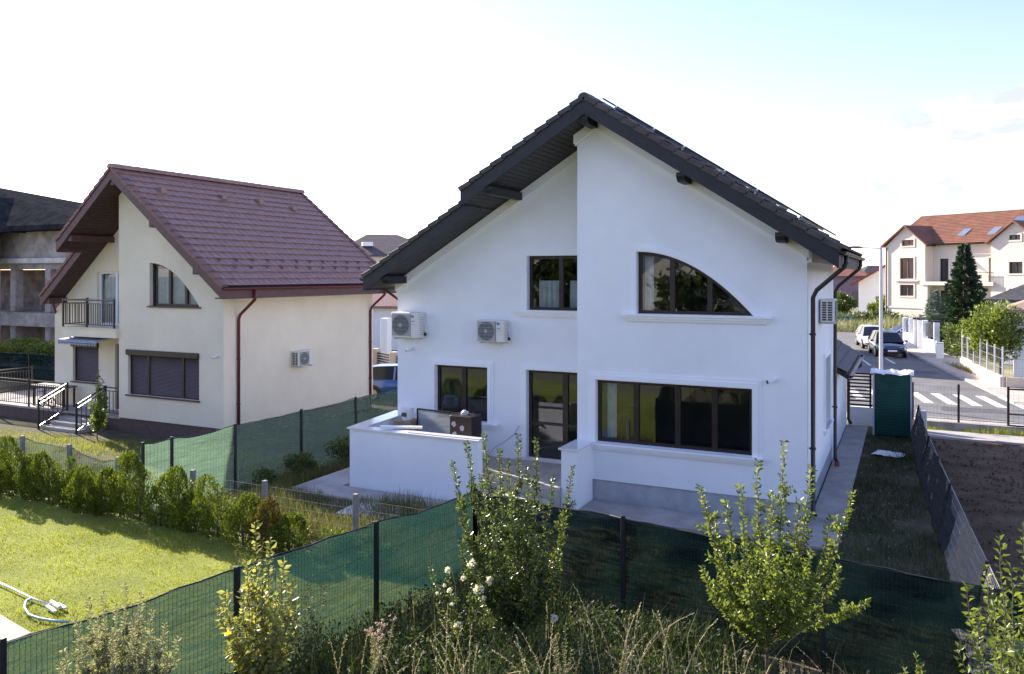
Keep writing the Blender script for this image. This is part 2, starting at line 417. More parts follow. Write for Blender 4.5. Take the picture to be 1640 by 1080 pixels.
sheet('ground_neighbour_garden', [(-40,12.0),(-14.62,12.0),(-14.62,30),(-40,30)], M['soil_green'], 0)
sheet('ground_wild', [(-8.4,-2),(5,-2),(4.4,10.3),(-6.4,11.8),(-7.9,5)], M['soil_green'], -.008)
sheet('ground_dirt_lot', [(1.001,10.6),(9,9.45),(10,29.6),(.201,29.6),(.331,22.8),(.581,17.8),(.721,15.2)], M['dirt'], 0)
# concrete aprons round the white house
def slab(name, x0, x1, y0, y1, z1, mt, z0=-.05, parent=None):
    return build(name, MB().box(x0,x1,y0,y1,z0,z1), mt, parent)
tag(slab('path_side', -1.768, -1.12, 17.0, 29.3, .05, M['conc']), kind='structure')
tag(slab('path_front', -6.3, -1.12, 15.9, 16.998, .05, M['conc']), kind='structure')
tag(slab('path_terrace', -13.1, -6.302, 14.75, 15.55, .05, M['conc'], -.3), kind='structure')
tag(slab('path_terrace_side', -13.1, -12.12, 15.552, 22, .05, M['conc'], -.3), kind='structure')
tag(slab('path_lot_back', .5, 12, 28.3, 29.5, .06, M['conc']), kind='structure')
mbp = MB(); mbp.prism([(3.6,20.5),(4.6,20.0),(6.6,28.2),(4.1,28.2)], lambda a,b,c: (a,b,c), .09)
tag(build('path_lot', mbp, M['conc']), kind='structure')
mbp = MB(); mbp.prism([(-11.4,3.2),(-8.2,3.4),(-8.02,4.9),(-10.5,7.0),(-16,8.6),(-16,7.4)][:4], lambda a,b,c: (a,b,c+.01), .03)
# roads
S = Vector((-.174,.985,0)); Pp = Vector((.985,.174,0)); K0 = Vector((4.05,35.7,0))
def st(s, p, z=0): return K0+S*s+Pp*p+Vector((0,0,z))
sheet('road_near', [(-120,31.8),(160,31.8),(160,35.9),(-120,35.9)], M['asphalt'], .012)
mb = MB(); L_ = [st(0,-6.4),st(0,-.0),st(7,0),st(30,0),st(36,3),st(36,30),st(43,30),st(43,-70),st(36,-70),st(36,-6.4)]
L_[0].y = 35.9; L_[1].y = 35.9
mb.prism([(p.x,p.y) for p in L_], lambda a,b,c: (a,b,c), .012); tag(build('road_side', mb, M['asphalt']), kind='structure')
mb = MB(); mb.prism([(-120,30.5),(160,30.5),(160,31.7),(-120,31.7)], lambda a,b,c:(a,b,c), .09); tag(build('pavement_near', mb, M['pave']), kind='structure')
mb = MB(); mb.box(-120,160,31.7,31.8,0,.12); tag(build('kerb_near', mb, M['conc']), kind='structure')
# pavement at the right of the side street, corner rounded
pts = [st(x,.14) for x in (30,20,12,6,3,1.5)]+[Vector((5.3,36.15,0)),Vector((7.5,36.0,0)),Vector((60,36.0,0)),Vector((60,38.2,0)),Vector((9,38.2,0)),st(4.6,2.3),st(12,2.0),st(30,2.2)]
mb = MB(); mb.prism([(p.x,p.y) for p in pts], lambda a,b,c:(a,b,c), .11); tag(build('pavement_side', mb, M['pave']), kind='structure')
mb = MB(); kp = [st(x,.07) for x in (30,20,12,6,3,1.3)]+[Vector((5.2,36.03,0)),Vector((7.5,35.97,0)),Vector((60,35.95,0))]
for a, b in zip(kp[:-1], kp[1:]): mb.bar(a+Vector((0,0,.06)), b+Vector((0,0,.06)), .13, .14)
tag(build('kerb_side', mb, M['conc']), kind='structure')
# zebra crossing and road lines
mb = MB()
for k in range(-6, 4):
    c = Vector((.95+.83*k, 38.9, .018)); e = c+Vector((.55,-3.0,0)) ; w = Vector((.36,0,0))
    mb.add([c, e, e+w, c+w], [(0,1,2,3)])
tag(build('road_marking_zebra', mb, M['paint']), kind='structure')
mb = MB()
for s0, s1, p in ((14.4,20.0,-3.35),(24,29,-3.35)):
    mb.add([st(s0,p-.07,.018),st(s0,p+.07,.018),st(s1,p+.07,.018),st(s1,p-.07,.018)], [(0,1,2,3)])
mb.add([st(15.8,-1.95,.018),st(15.8,-1.8,.018),st(20.0,-1.8,.018),st(20.0,-1.95,.018)], [(0,1,2,3)])
mb.add([st(19.0,-2.4,.0185),st(21.0,-1.87,.0185),st(19.0,-1.35,.0185)], [(0,1,2)])
for x in range(4, 60, 6):
    mb.add([(x,33.2,.018),(x+3,33.2,.018),(x+3,33.33,.018),(x,33.33,.018)], [(0,1,2,3)])
tag(build('road_marking_line', mb, M['paint']), kind='structure')

# patches and covers in the asphalt
mb = MB()
for x0, x1, y0, y1 in ((1.2,3.4,34.2,35.3),(-3.5,-1.9,33.5,34.1),(5.2,7.9,32.6,33.05)):
    mb.add([(x0,y0,.0165),(x1,y0+.08,.0165),(x1-.1,y1,.0165),(x0+.06,y1-.05,.0165)], [(0,1,2,3)])
for s0,s1,p0,p1 in ((5,8.5,-4.6,-3.1),(11,12.2,-2.4,-.5),(17,22,-5.6,-4.8)):
    mb.add([st(s0,p0,.0165),st(s0,p1,.0165),st(s1,p1-.1,.0165),st(s1,p0+.1,.0165)], [(0,1,2,3)])
tag(build('road_patch', mb, mat('asphalt_patch', (.075,.075,.08), .9, .2, 2, .5, 60)), kind='structure')
# ------------------------------------------------------------ building pieces
def FX(y): return lambda a, b, c: (a, y+c, b)          # facade facing -Y: (x, z, depth)
def FS(x): return lambda a, b, c: (x-c, a, b)          # side facing +X: (y, z, depth)
def inset(poly, d):
    n = len(poly); out = []
    area = sum(poly[i][0]*poly[(i+1)%n][1]-poly[(i+1)%n][0]*poly[i][1] for i in range(n))
    s = 1 if area > 0 else -1
    for i in range(n):
        p0, p1, p2 = Vector(poly[i-1]), Vector(poly[i]), Vector(poly[(i+1)%n])
        e1 = (p1-p0).normalized(); e2 = (p2-p1).normalized()
        n1 = Vector((-e1.y, e1.x))*s; n2 = Vector((-e2.y, e2.x))*s
        b = n1+n2
        k = d/max(.35, b.dot(n1))
        out.append(tuple(p1+b*k))
    return out
def zlim(poly, x):
    zs = []
    n = len(poly)
    for i in range(n):
        (x0,z0),(x1,z1) = poly[i], poly[(i+1)%n]
        if min(x0,x1)-1e-6 <= x <= max(x0,x1)+1e-6 and abs(x1-x0) > 1e-6:
            zs.append(z0+(z1-z0)*(x-x0)/(x1-x0))
    return min(zs), max(zs)
def rect(x0, x1, z0, z1): return [(x0,z0),(x1,z0),(x1,z1),(x0,z1)]
def make_window(parent, f3, poly, recess=.12, mull=(), trans=(), fw=.075, frame_mat='frame', glass=True, surround=0, sill=None, sill_mat='white_trim', curtain=None, name='window', sill_h=.05, out_sign=1, mull_w=.11, cur_y=.35):
    """window: frame (root part) with pane, surround, sill, curtain as children"""
    fb = MB()
    ins = inset(poly, fw)
    fb.wall(poly, [ins], lambda a,b,c: f3(a,b,recess+c), .07)
    for x in mull:
        lo, hi = zlim(poly, x)
        fb.prism(rect(x-mull_w/2, x+mull_w/2, lo+.02, hi-.02), lambda a,b,c: f3(a,b,recess-.006+c), .08)
    for z, xa, xb in trans:
        fb.prism(rect(xa, xb, z-.03, z+.03), lambda a,b,c: f3(a,b,recess-.004+c), .07)
    w = build(name, fb, M[frame_mat], parent)
    if glass:
        pb = MB(); pb.add([f3(a,b,recess+.035) for a,b in inset(poly, fw*.8)], [tuple(range(len(poly)))])
        build('pane', pb, M['glass'], w)
    if surround:
        out1 = inset(poly, -surround)
        zmin = min(b for a,b in poly)
        o1 = [(a, max(b, zmin)) for a,b in out1]; o2 = [(a, max(b, zmin)) for a,b in inset(poly, -surround*.62)]
        sb = MB(); sb.wall(o1, [[(a, b+ (1e-3 if b <= zmin+1e-6 else 0)) for a,b in poly]], lambda a,b,c: f3(a,b,-.022+c), .02)
        sb.wall(o2, [[(a, b+ (1e-3 if b <= zmin+1e-6 else 0)) for a,b in inset(poly,-.012)]], lambda a,b,c: f3(a,b,-.042+c), .018)
        build('surround', sb, M['white_trim'], w)
    if sill:
        x0, x1, z1, pr = sill
        sb = MB()
        if sill_mat == 'white_trim':
            for k, (dz0, dz1, p) in enumerate(((-.045,0,pr),(-.10,-.047,pr*.72),(-.155,-.102,pr*.40))):
                e = (0, .05, .09)[k]
                sb.prism(rect(x0+e, x1-e, z1+dz0, z1+dz1), lambda a,b,c: f3(a,b,-p+c), p-.002)
            pi = inset(poly, 0)
            sb.prism(rect(min(a for a,b in poly)+.005, max(a for a,b in poly)-.005, z1-.02, z1+.004), lambda a,b,c: f3(a,b,.0+c), recess)
        else:
            sb.prism(rect(x0, x1, z1-sill_h, z1), lambda a,b,c: f3(a,b,-pr+c), pr+recess-.002)
        build('sill', sb, M[sill_mat], w)
    for cu in (curtain or ()):
        x0, x1, z0, z1 = cu; cb = MB(); n = max(6, int((x1-x0)/.035)); 
        vs = []
        for i in range(n+1):
            x = x0+(x1-x0)*i/n; dy = cur_y+.035*math.sin(i*1.9)+.02*math.sin(i*.7)
            vs += [f3(x,z0,dy), f3(x,z1,dy)]
        cb.add(vs, [(2*i,2*i+2,2*i+3,2*i+1) for i in range(n)])
        build('curtain', cb, M['curtain'], w)
    return w
def tile_field(mb, xr, zr, xe, ze, y0, y1, course=.335, wave=.30, amp=.028, step=.035, samples=5, off=0.0, f=None):
    L = math.hypot(xe-xr, ze-zr); nc = max(1, round(L/course)); ux, uz = (xe-xr)/L, (ze-zr)/L; nx_, nz_ = -uz*(1 if xe > xr else -1), abs(ux)
    nx_ = -uz if xe > xr else uz
    nw = max(2, int(abs(y1-y0)/wave*samples)); rng = random.Random(5)
    base = len(mb.v); rows = 0
    for c in range(nc):
        jit = rng.uniform(-.004, .004)
        for k, h in ((0, 0.0), (1, step)):
            d = (c+k)*L/nc
            for i in range(nw+1):
                y = y0+(y1-y0)*i/nw
                hh = off+h+jit*k+amp*abs(math.sin(math.pi*(y-y0)/wave))**.7
                p = (xr+ux*d+nx_*hh, y, zr+uz*d+nz_*hh)
                mb.v.append(f(p) if f else p)
            rows += 1
    for r in range(rows-1):
        for i in range(nw):
            a = base+r*(nw+1)+i; mb.f.append((a,a+1,a+nw+2,a+nw+1))
def slope_slab(mb, xa, za, xb, zb, y0, y1, top, bot, f=None):
    vs = [(xa,y0,za-top),(xb,y0,zb-top),(xb,y0,zb-bot),(xa,y0,za-bot),(xa,y1,za-top),(xb,y1,zb-top),(xb,y1,zb-bot),(xa,y1,za-bot)]
    if f: vs = [f(v) for v in vs]
    mb.add(vs, [(0,1,2,3),(7,6,5,4),(0,4,5,1),(1,5,6,2),(2,6,7,3),(3,7,4,0)])
def verge_tiles(mb, xr, zr, xe, ze, y, course=.335, w=.2, side=1):
    L = math.hypot(xe-xr, ze-zr); n = max(1, round(L/course)); ux, uz = (xe-xr)/L, (ze-zr)/L
    nx_ = -uz if xe > xr else uz; nz_ = abs(ux)
    for c in range(n):
        d0, d1 = c*L/n-.0, (c+1)*L/n+.02
        def P(d, h, yy): return (xr+ux*d+nx_*h, yy, zr+uz*d+nz_*h)
        ya, yb = y-.03*side, y+w*side
        pr = [(0,-.05),(0,.045),(0,.045),(0,-.0)]
        hs = .055; he = .095
        vs = [P(d0,-.06,ya),P(d1,-.03,ya),P(d1,he-.02,ya),P(d0,hs-.02,ya),P(d1,he,ya+.05*side),P(d0,hs,ya+.05*side),P(d1,he,yb),P(d0,hs,yb),P(d0,-.0,yb),P(d1,-.0,yb)]
        mb.add(vs, [(0,1,2,3),(3,2,4,5),(5,4,6,7),(7,6,9,8),(1,9,6,4,2),(0,3,5,7,8)])
def ridge_tiles(mb, x, z, y0, y1, r=.13, n=None):
    k = n or max(1, round((y1-y0)/.38))
    for i in range(k):
        a, b = y0+(y1-y0)*i/k, y0+(y1-y0)*(i+1)/k+.03
        ra, rb = r, r*1.12
        vs = []
        for yy, rr in ((a,ra),(b,rb)):
            for j in range(9):
                t = math.pi*(j/8*1.1-.05); vs.append((x+math.cos(t)*rr, yy, z-.05+math.sin(t)*rr*.9))
        mb.add(vs, [(j,j+1,9+j+1,9+j) for j in range(8)]+[tuple(range(9))[::-1], tuple(range(9,18))])
def gutter(mb, x, z, y0, y1, r=.065, axis='y'):
    vs = []; 
    for yy in (y0, y1):
        for rr in (r, r-.012):
            for j in range(9):
                t = math.pi+math.pi*j/8
                p = (x+math.cos(t)*rr, yy, z+math.sin(t)*rr) if axis == 'y' else (yy, x+math.cos(t)*rr, z+math.sin(t)*rr)
                vs.append(p)
    f = []
    for j in range(8):
        f += [(j,j+1,18+j+1,18+j),(9+j,27+j,27+j+1,9+j+1),(j,9+j,10+j,j+1),(18+j,18+j+1,28+j,27+j)]
    f += [(0,18,27,9),(8,17,35,26),tuple(range(9)),tuple(range(18,27))[::-1]]
    mb.add(vs, f)

def ac_unit(name, label, x, y, z, w, h, d, face, group='outdoor air conditioning units', mark='blue', logo=True):
    """x,y = left end on the wall seen from in front, z = bottom; face '-Y' or '+X'"""
    rz = 0 if face == '-Y' else math.radians(90)
    t = thing(name, (x, y, z), label, 'air conditioner', group, rz)
    L = dict(local=True)
    build('casing', MB().bbox(0, w, -d-.04, -.04, 0, h, .018), M['ac'], t, **L)
    fx, fr = w*.36, min(h*.43, w*.31)
    yy = -d-.044
    g = MB(); g.box(fx-fr*1.07, fx+fr*1.07, yy-.008, yy+.0, h/2-fr*1.06, h/2+fr*1.06)
    fg = build('fan_grille', g, M['ac_grille'], t, **L)
    g = MB(); g.add([(fx+fr*.97*math.cos(a), yy-.012, h/2+fr*.97*math.sin(a)) for a in [2*math.pi*i/28 for i in range(28)]], [tuple(range(28))])
    build('fan_opening', g, M['ac_dark'], fg, **L)
    g = MB()
    for rr in [fr*k/7 for k in range(1, 8)]:
        g.tube([(fx+rr*math.cos(2*math.pi*i/24), yy-.02, h/2+rr*math.sin(2*math.pi*i/24)) for i in range(25)], .0035, 4, False)
    for k in range(-6, 7):
        xx = fx+fr*k/6.5; hh = math.sqrt(max(0, fr*fr-(xx-fx)**2)); g.bar((xx, yy-.022, h/2-hh), (xx, yy-.022, h/2+hh), .006)
    for k in range(-2, 3):
        zz = h/2+fr*k/2.5; ww = math.sqrt(max(0, fr*fr-(zz-h/2)**2)); g.bar((fx-ww, yy-.024, zz), (fx+ww, yy-.024, zz), .008)
    g.add(*(lambda m_: (m_.v, m_.f))(MB().tube([(fx, yy-.012, h/2),(fx, yy-.03, h/2)], fr*.2, 12)))
    build('guard', g, M['ac_grille'], fg, **L)
    px0 = fx+fr*1.12
    g = MB(); g.box(px0, px0+.006, yy-.003, yy+.006, .02, h-.02); g.box(px0+.02, w-.02, yy-.002, yy+.004, h*.52, h*.525)
    build('panel_seam', g, M['ac_dark'], t, **L)
    if logo:
        g = MB(); s_ = .055
        x0 = px0+.035; zt = h*.80
        g.add([(x0,yy-.005,zt),(x0+s_*1.5,yy-.005,zt),(x0+s_*1.1,yy-.005,zt+s_*1.1)], [(0,1,2)])
        b_ = build('emblem', g, M['logo_blue'], t, **L)
        g = MB(); g.add([(x0,yy-.0055,zt+.005),(x0,yy-.0055,zt+s_*1.1),(x0+s_*.95,yy-.0055,zt+s_*1.1)], [(0,1,2)])
        g.box(x0+.01, x0+s_*1.7, yy-.004, yy-.001, zt-.10, zt-.085)
        build('emblem_dark', g, M['ac_dark'], t, **L)
    g = MB()
    for i in range(9): g.box(w+.0005, w+.004, -d+.03, -.09, h*.12+i*h*.085, h*.12+i*h*.085+.012)
    build('side_vent', g, M['ac_grille'], t, **L)
    g = MB()
    for i in range(8):
        for j in range(2): g.box(-.004, -.0005, -d+.01+j*(d-.06)/2, -d+.01+(j+1)*(d-.06)/2-.03, h*.08+i*h*.105, h*.08+i*h*.105+h*.075)
    build('coil', g, M['ac_dark'], t, **L)
    for xx in (w*.15, w*.85):
        g = MB(); g.bar((xx,-.01,-.02),(xx,-d-.07,-.02),.035,.035); g.bar((xx,-.012,-.02),(xx,-.012,.35),.035,.02)
        build('bracket', g, M['grey_paint'], t, **L)
    g = MB(); g.tube([(w+.01,-d*.4,h*.62),(w+.05,-d*.35,h*.5),(w+.045,-d*.3,h*.3),(w+.05,-.05,h*.18),(w+.06,0.0,h*.16)], .017, 6)
    build('pipe', g, M['plastic_white'], t, **L)
    g = MB(); g.box(w+.005, w+.05, -d*.35, -d*.18, h*.08, h*.2)
    build('valve', g, M['black'], t, **L)
    return t
def wall_camera(x, y, z, label, rz=0):
    t = thing('security_camera', (x, y, z), label, 'security camera', 'small security cameras on the walls', rz)
    build('mount', MB().tube([(0,0,0),(0,-.03,0)], .045, 12).tube([(0,-.03,0),(-.03,-.08,-.02)], .02, 8), M['plastic_white'], t, local=True)
    build('camera_body', MB().tube([(.03,-.05,.0),(-.11,-.16,-.04)], [.036,.042], 12), M['plastic_white'], t, local=True)
    build('lens', MB().tube([(-.108,-.158,-.0395),(-.118,-.166,-.042)], .036, 12), M['black'], t, local=True)
    return t

# ------------------------------------------------------------ the white house
WH = thing('house', (-7.0, 20.0, 0), 'large white rendered house with black timbered gable roof and solar panels', 'house')
XR, ZR = -6.24, 8.94
SR, SLf = .655, .610
def zt(x): return ZR-(SR*(x-XR) if x > XR else SLf*(XR-x))
TH = .33
def zu(x): return zt(x)-TH
X0, XM, X1, YF, YR, YB = -12.26, -6.70, -1.77, 17.1, 18.1, 23.6
def curve(x0, x1, z0, z1, n=22):
    pts = [(x0, z0), (x1, z0)]
    for i in range(1, n+1):
        t = 1-i/n; pts.append((x0+(x1-x0)*t, z0+(z1-z0)*(1-t**2.05)))
    return pts
big_c = curve(-5.30, -2.81, 4.24, 5.60)
big_l = rect(-6.25, -2.84, 1.34, 2.74)
w_small = rect(-11.08, -9.53, 1.34, 2.74)
w_up = rect(-8.41, -6.86, 4.22, 5.56)
w_door = rect(-8.43, -6.84, .57, 2.74)
wl_ = MB()
wl_.wall([(XM,.5),(X1,.5),(X1,zu(X1)),(XR,zu(XR)),(XM,zu(XM))], [big_c, big_l], FX(YF), .3)
build('wall', wl_, M['white'], WH)
wl_ = MB()
xs_ = -6.702
wl_.wall([(X0,.0),(xs_,.0),(xs_,zu(xs_)),(X0,zu(X0))], [w_small, w_up, w_door], FX(YR), .3)
build('wall', wl_, M['white'], WH)
side_win = rect(20.9, 22.3, 1.35, 3.05)
wl_ = MB()
wl_.wall(rect(YF+.302, YB, .5, zu(X1)-.02), [side_win], FS(X1-.0), .3)
wl_.box(XM, XM+.3, YF+.302, YR+.298, .5, zu(XM)-.02)
wl_.box(X0, X0+.3, YR+.302, YB, -.4, zu(X0)-.02)
wl_.prism([(X0+.302,0),(X1-.302,0),(X1-.302,zu(X1-.3)-.02),(XR,zu(XR)-.02),(X0+.302,zu(X0+.3)-.02)], FX(YB-.3), .3)
build('wall', wl_, M['white'], WH)
pl = MB(); pl.box(XM+.02, X1-.04, YF+.04, YB, -.3, .498); build('plinth', pl, M['plinth'], WH)
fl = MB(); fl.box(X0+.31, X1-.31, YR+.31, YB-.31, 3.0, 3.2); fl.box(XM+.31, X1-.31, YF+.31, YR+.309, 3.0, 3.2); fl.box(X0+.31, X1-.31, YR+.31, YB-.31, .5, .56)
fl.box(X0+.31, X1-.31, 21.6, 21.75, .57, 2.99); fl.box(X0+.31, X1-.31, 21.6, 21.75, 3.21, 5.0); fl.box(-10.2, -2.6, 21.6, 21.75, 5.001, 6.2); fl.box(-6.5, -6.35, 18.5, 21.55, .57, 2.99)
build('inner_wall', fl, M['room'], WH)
# cornice moulding under the roof and the corner at the eaves
cn = MB()
def cornice(x0, x1, y, dz, h, p):
    cn.prism([(x0,zu(x0)-dz-.03-h),(x1,zu(x1)-dz-.03-h),(x1,zu(x1)-dz-.03),(x0,zu(x0)-dz-.03)], lambda a,b,c: (a,y-p+c,b), p-.001)
cornice(XR, X1+.05, YF, 0, .20, .09); cornice(XR, X1+.03, YF, .20, .06, .05)
cornice(XM-.06, XR, YF, 0, .20, .09); cornice(XM-.04, XR, YF, .20, .06, .05)
cornice(X0-.03, XM-.1, YR, 0, .22, .08); cornice(X0-.02, XM-.1, YR, .22, .06, .04)
cn.box(X1+.001, X1+.09, YF-.05, YB, zu(X1)-.34, zu(X1)-.12)
build('cornice', cn, M['white_trim'], WH)
# roof
YV, YV2, YK = 16.30, 17.05, 24.2
XE, XL, XS = -1.12, -12.62, -9.30
ZE, ZL, ZS = zt(XE), zt(XL), zt(XS)
rf = MB()
tile_field(rf, XR, ZR, XE, ZE, YV+.12, YK); tile_field(rf, XR, ZR, XS, ZS, YV+.12, YV2); tile_field(rf, XR, ZR, XL, ZL, YV2, YK)
roof = build('roof', rf, M['tile_dark'], WH)
vt = MB(); verge_tiles(vt, XR, ZR, XE, ZE, YV); verge_tiles(vt, XR, ZR, XS, ZS, YV); verge_tiles(vt, XS+.15, zt(XS+.15), XL, ZL, YV2)
verge_tiles(vt, XR, ZR, XE, ZE, YK, side=-1)
build('verge_tile_row', vt, M['tile_dark'], roof)
rt = MB(); ridge_tiles(rt, XR, ZR+.03, YV-.02, YK); build('ridge_tile_row', rt, M['tile_dark'], roof)
sf = MB()
slope_slab(sf, XR, ZR, XE, ZE, YV+.06, YK-.05, .05, .30); slope_slab(sf, XR, ZR, XS, ZS, YV+.06, YV2+.3, .05, .30)
slope_slab(sf, XR-.001, ZR, XL, ZL, YV2+.301, YK-.05, .05, .30); slope_slab(sf, XS-.0, ZS, XL, ZL, YV2+.06, YV2+.30, .05, .30)
build('roof_deck', sf, M['soffit'], roof)
# soffit boards under the overhangs
so = MB()
def boards(xa, xb, y0, y1, w=.11):
    n = max(1, int(abs(xb-xa)/w))
    for i in range(n):
        a, b = xa+(xb-xa)*i/n, xa+(xb-xa)*(i+1)/n; g_ = (b-a)*.06
        slope_slab(so, a+g_, zt(a+g_), b-g_, zt(b-g_), y0, y1, .302, .335)
boards(XR+.05, XE-.08, YV+.08, YF-.01); boards(XR-.05, XS+.04, YV+.08, YR-.01); boards(XS-.02, XL+.06, YV2+.08, YR-.01)
for x0, x1, y0, y1 in ((X1+.1, XE-.06, YF, YB+.5),):
    n = int((y1-y0)/.11)
    for i in range(n): slope_slab(so, x0, zt(x0), x1, zt(x1), y0+(y1-y0)*i/n+.006, y0+(y1-y0)*(i+1)/n-.006, .302, .335)
build('soffit', so, M['soffit'], roof)
vb = MB()
def vboard(xa, xb, y, t=.045, top=.03, bot=.37): slope_slab(vb, xa, zt(xa), xb, zt(xb), y, y+t, top, bot)
vboard(XR, XE, YV); vboard(XR, XS, YV); vboard(XS-.0, XL, YV2); vboard(XR, XE, YK-.045); vboard(XR, XL, YK-.045)
vb.box(XE-.045, XE-.001, YV+.046, YK-.046, ZE-.36, ZE-.04); vb.box(XL+.001, XL+.045, YV2+.046, YK-.046, ZL-.36, ZL-.04)
vb.box(XS+.0, XS+.045, YV+.046, YV2+.2, ZS-.37, ZS-.03)
build('verge_board', vb, M['fascia'], roof)
def purlin(x, y0, y1, w=.17, h=.17):
    b = MB(); z = zt(x)-.335-.17*abs(SR)*.5
    prof = [(y0,z-h*.35),(y0+.05,z-h*.8),(y0+.14,z-h),(y1,z-h),(y1,z+.02),(y0,z+.02)]
    b.prism(prof, lambda a,bb,c: (x-w/2+c, a, bb), w)
    build('purlin', b, M['fascia'], WH)
for x in (XR-.02, -4.15, -2.2): purlin(x, YV+.06, YF-.095)
purlin(-8.6, YV+.06, YR-.085); purlin(-12.0, YV2+.06, YR-.085)
g = MB(); gutter(g, XE+.07, ZE-.05, YV+.05, YK-.02); build('gutter', g, M['gutter_dark'], roof)
g = MB(); gutter(g, XL-.07, ZL-.05, YV2+.03, YK-.02); build('gutter', g, M['gutter_dark'], roof)
def downpipe(parent, pts, mt, clips=(), r=.045):
    g = MB(); g.tube(pts, r, 10); p = build('downpipe', g, mt, parent, smooth=True)
    if clips:
        for (x,y,z) in clips: g = MB(); g.tube([(x,y,z-.025),(x,y,z+.025)], r*1.3, 10); g.bar((x,y,z),(x-.08,y,z),.02); build('clip', g, mt, p)
xp = X1+.10
for yy, zb in ((YF+.12, .35), (22.9, .25)):
    downpipe(WH, [(XE+.07,yy,ZE-.09),(XE+.07,yy,ZE-.25),(XE+.03,yy,ZE-.34),(xp+.07,yy,ZE-.80),(xp,yy,ZE-.95),(xp,yy,zb),(xp+.05,yy-.05,zb-.10)], M['gutter_dark'], [(xp,yy,1.6),(xp,yy,3.9)])
downpipe(WH, [(XL-.07,YR-.2,ZL-.1),(XL-.06,YR-.2,ZL-.25),(X0-.08,YR+.2,ZL-.65),(X0-.08,YR+.2,0.1)], M['gutter_dark'])
# windows
make_window(WH, FX(YF), big_c, mull=(-4.54,-3.73), surround=.17, sill=(-5.62,-2.45,4.24,.13), curtain=((-5.22,-5.0,4.3,5.5),))
make_window(WH, FX(YF), big_l, mull=(-5.35,-4.42,-3.63), surround=.19, sill=(-6.42,-2.62,1.34,.14), curtain=((-6.1,-5.86,1.4,2.66),), mull_w=.12)
make_window(WH, FX(YR), w_small, mull=(-10.28,), surround=.17, sill=(-11.36,-9.2,1.34,.13), mull_w=.13)
make_window(WH, FX(YR), w_up, mull=(-7.56,), surround=.17, sill=(-8.72,-6.72,4.22,.12), curtain=((-8.25,-7.7,4.28,4.95),(-7.42,-6.95,4.28,4.95)))
make_window(WH, FX(YR), w_door, mull=(-7.45,), surround=.17, trans=((1.42,-8.36,-6.9),), name='door', mull_w=.14)
make_window(WH, FS(X1), side_win, mull=(21.6,), surround=.14, sill=(20.7,22.5,1.35,.10))
# terrace
g = MB(); g.box(-11.9,-6.69,15.82,YR-.002,-.2,.5); g.box(-8.3,-6.69,15.5,15.818,-.2,.33); g.box(-8.3,-6.69,15.2,15.498,-.2,.17)
build('terrace_floor', g, M['pave'], WH)
g = MB()
g.prism([(-11.92,15.58),(-8.45,15.58),(-8.45,15.81),(-11.68,15.81),(-11.88,18.098),(-12.26,18.098)], lambda a,b,c:(a,b,c-.3), 1.72)
build('terrace_wall', g, M['white'], WH)
g = MB(); g.prism([(-11.97,15.53),(-8.40,15.53),(-8.40,15.86),(-11.63,15.86),(-11.83,18.095),(-12.31,18.095)], lambda a,b,c:(a,b,1.421+c), .035)
build('terrace_coping', g, M['cap'], WH)
g = MB(); g.box(-6.68,-6.33,16.1,YF-.002,-.2,1.32); build('step_wall', g, M['white'], WH)
g = MB(); g.box(-6.73,-6.28,16.05,YF-.003,1.321,1.355); build('step_coping', g, M['cap'], WH)
# drain adaptor at the pipe foot
tag(build('drain_pipe', MB().tube([(xp+.05,22.85,-.02),(xp+.05,22.85,.17)], .065, 12), mat('orange_plastic', (.38,.10,.04), .5)), 'short orange drain stub under the far brown downpipe', 'drain pipe')
# annex with the lean-to roof
AN = thing('annex', (-2.2, 26.5, 0), 'low white annex with brown lean-to roof behind the white house', 'annex')
g = MB(); g.box(-6, -1.80, YB+.01, 29.6, -.1, 2.42); build('wall', g, M['white'], AN)
g = MB(); tile_field(g, -3.6, 3.75, -1.42, 2.42, YB+.02, 29.8, amp=.02); r_ = build('roof', g, M['tile_dark'], AN)
g = MB(); slope_slab(g, -3.6,3.75,-1.42,2.42,YB+.02,29.8,.03,.16); g.box(-1.42,-1.38,YB+.02,29.8,2.16,2.40); build('roof_deck', g, M['fascia'], r_)
g = MB(); slope_slab(g, -3.6,3.75,-5.9,2.3,YB+.02,29.8,-.04,.16); build('roof_back', g, M['tile_dark'], r_)
g = MB(); gutter(g, -1.32, 2.36, YB+.05, 29.8); build('gutter', g, M['gutter_dark'], r_)
downpipe(AN, [(-1.32,29.0,2.3),(-1.32,29.0,2.1),(-1.70,29.0,1.8),(-1.70,29.0,.3),(-1.62,28.95,.15)], M['gutter_dark'], r=.05)
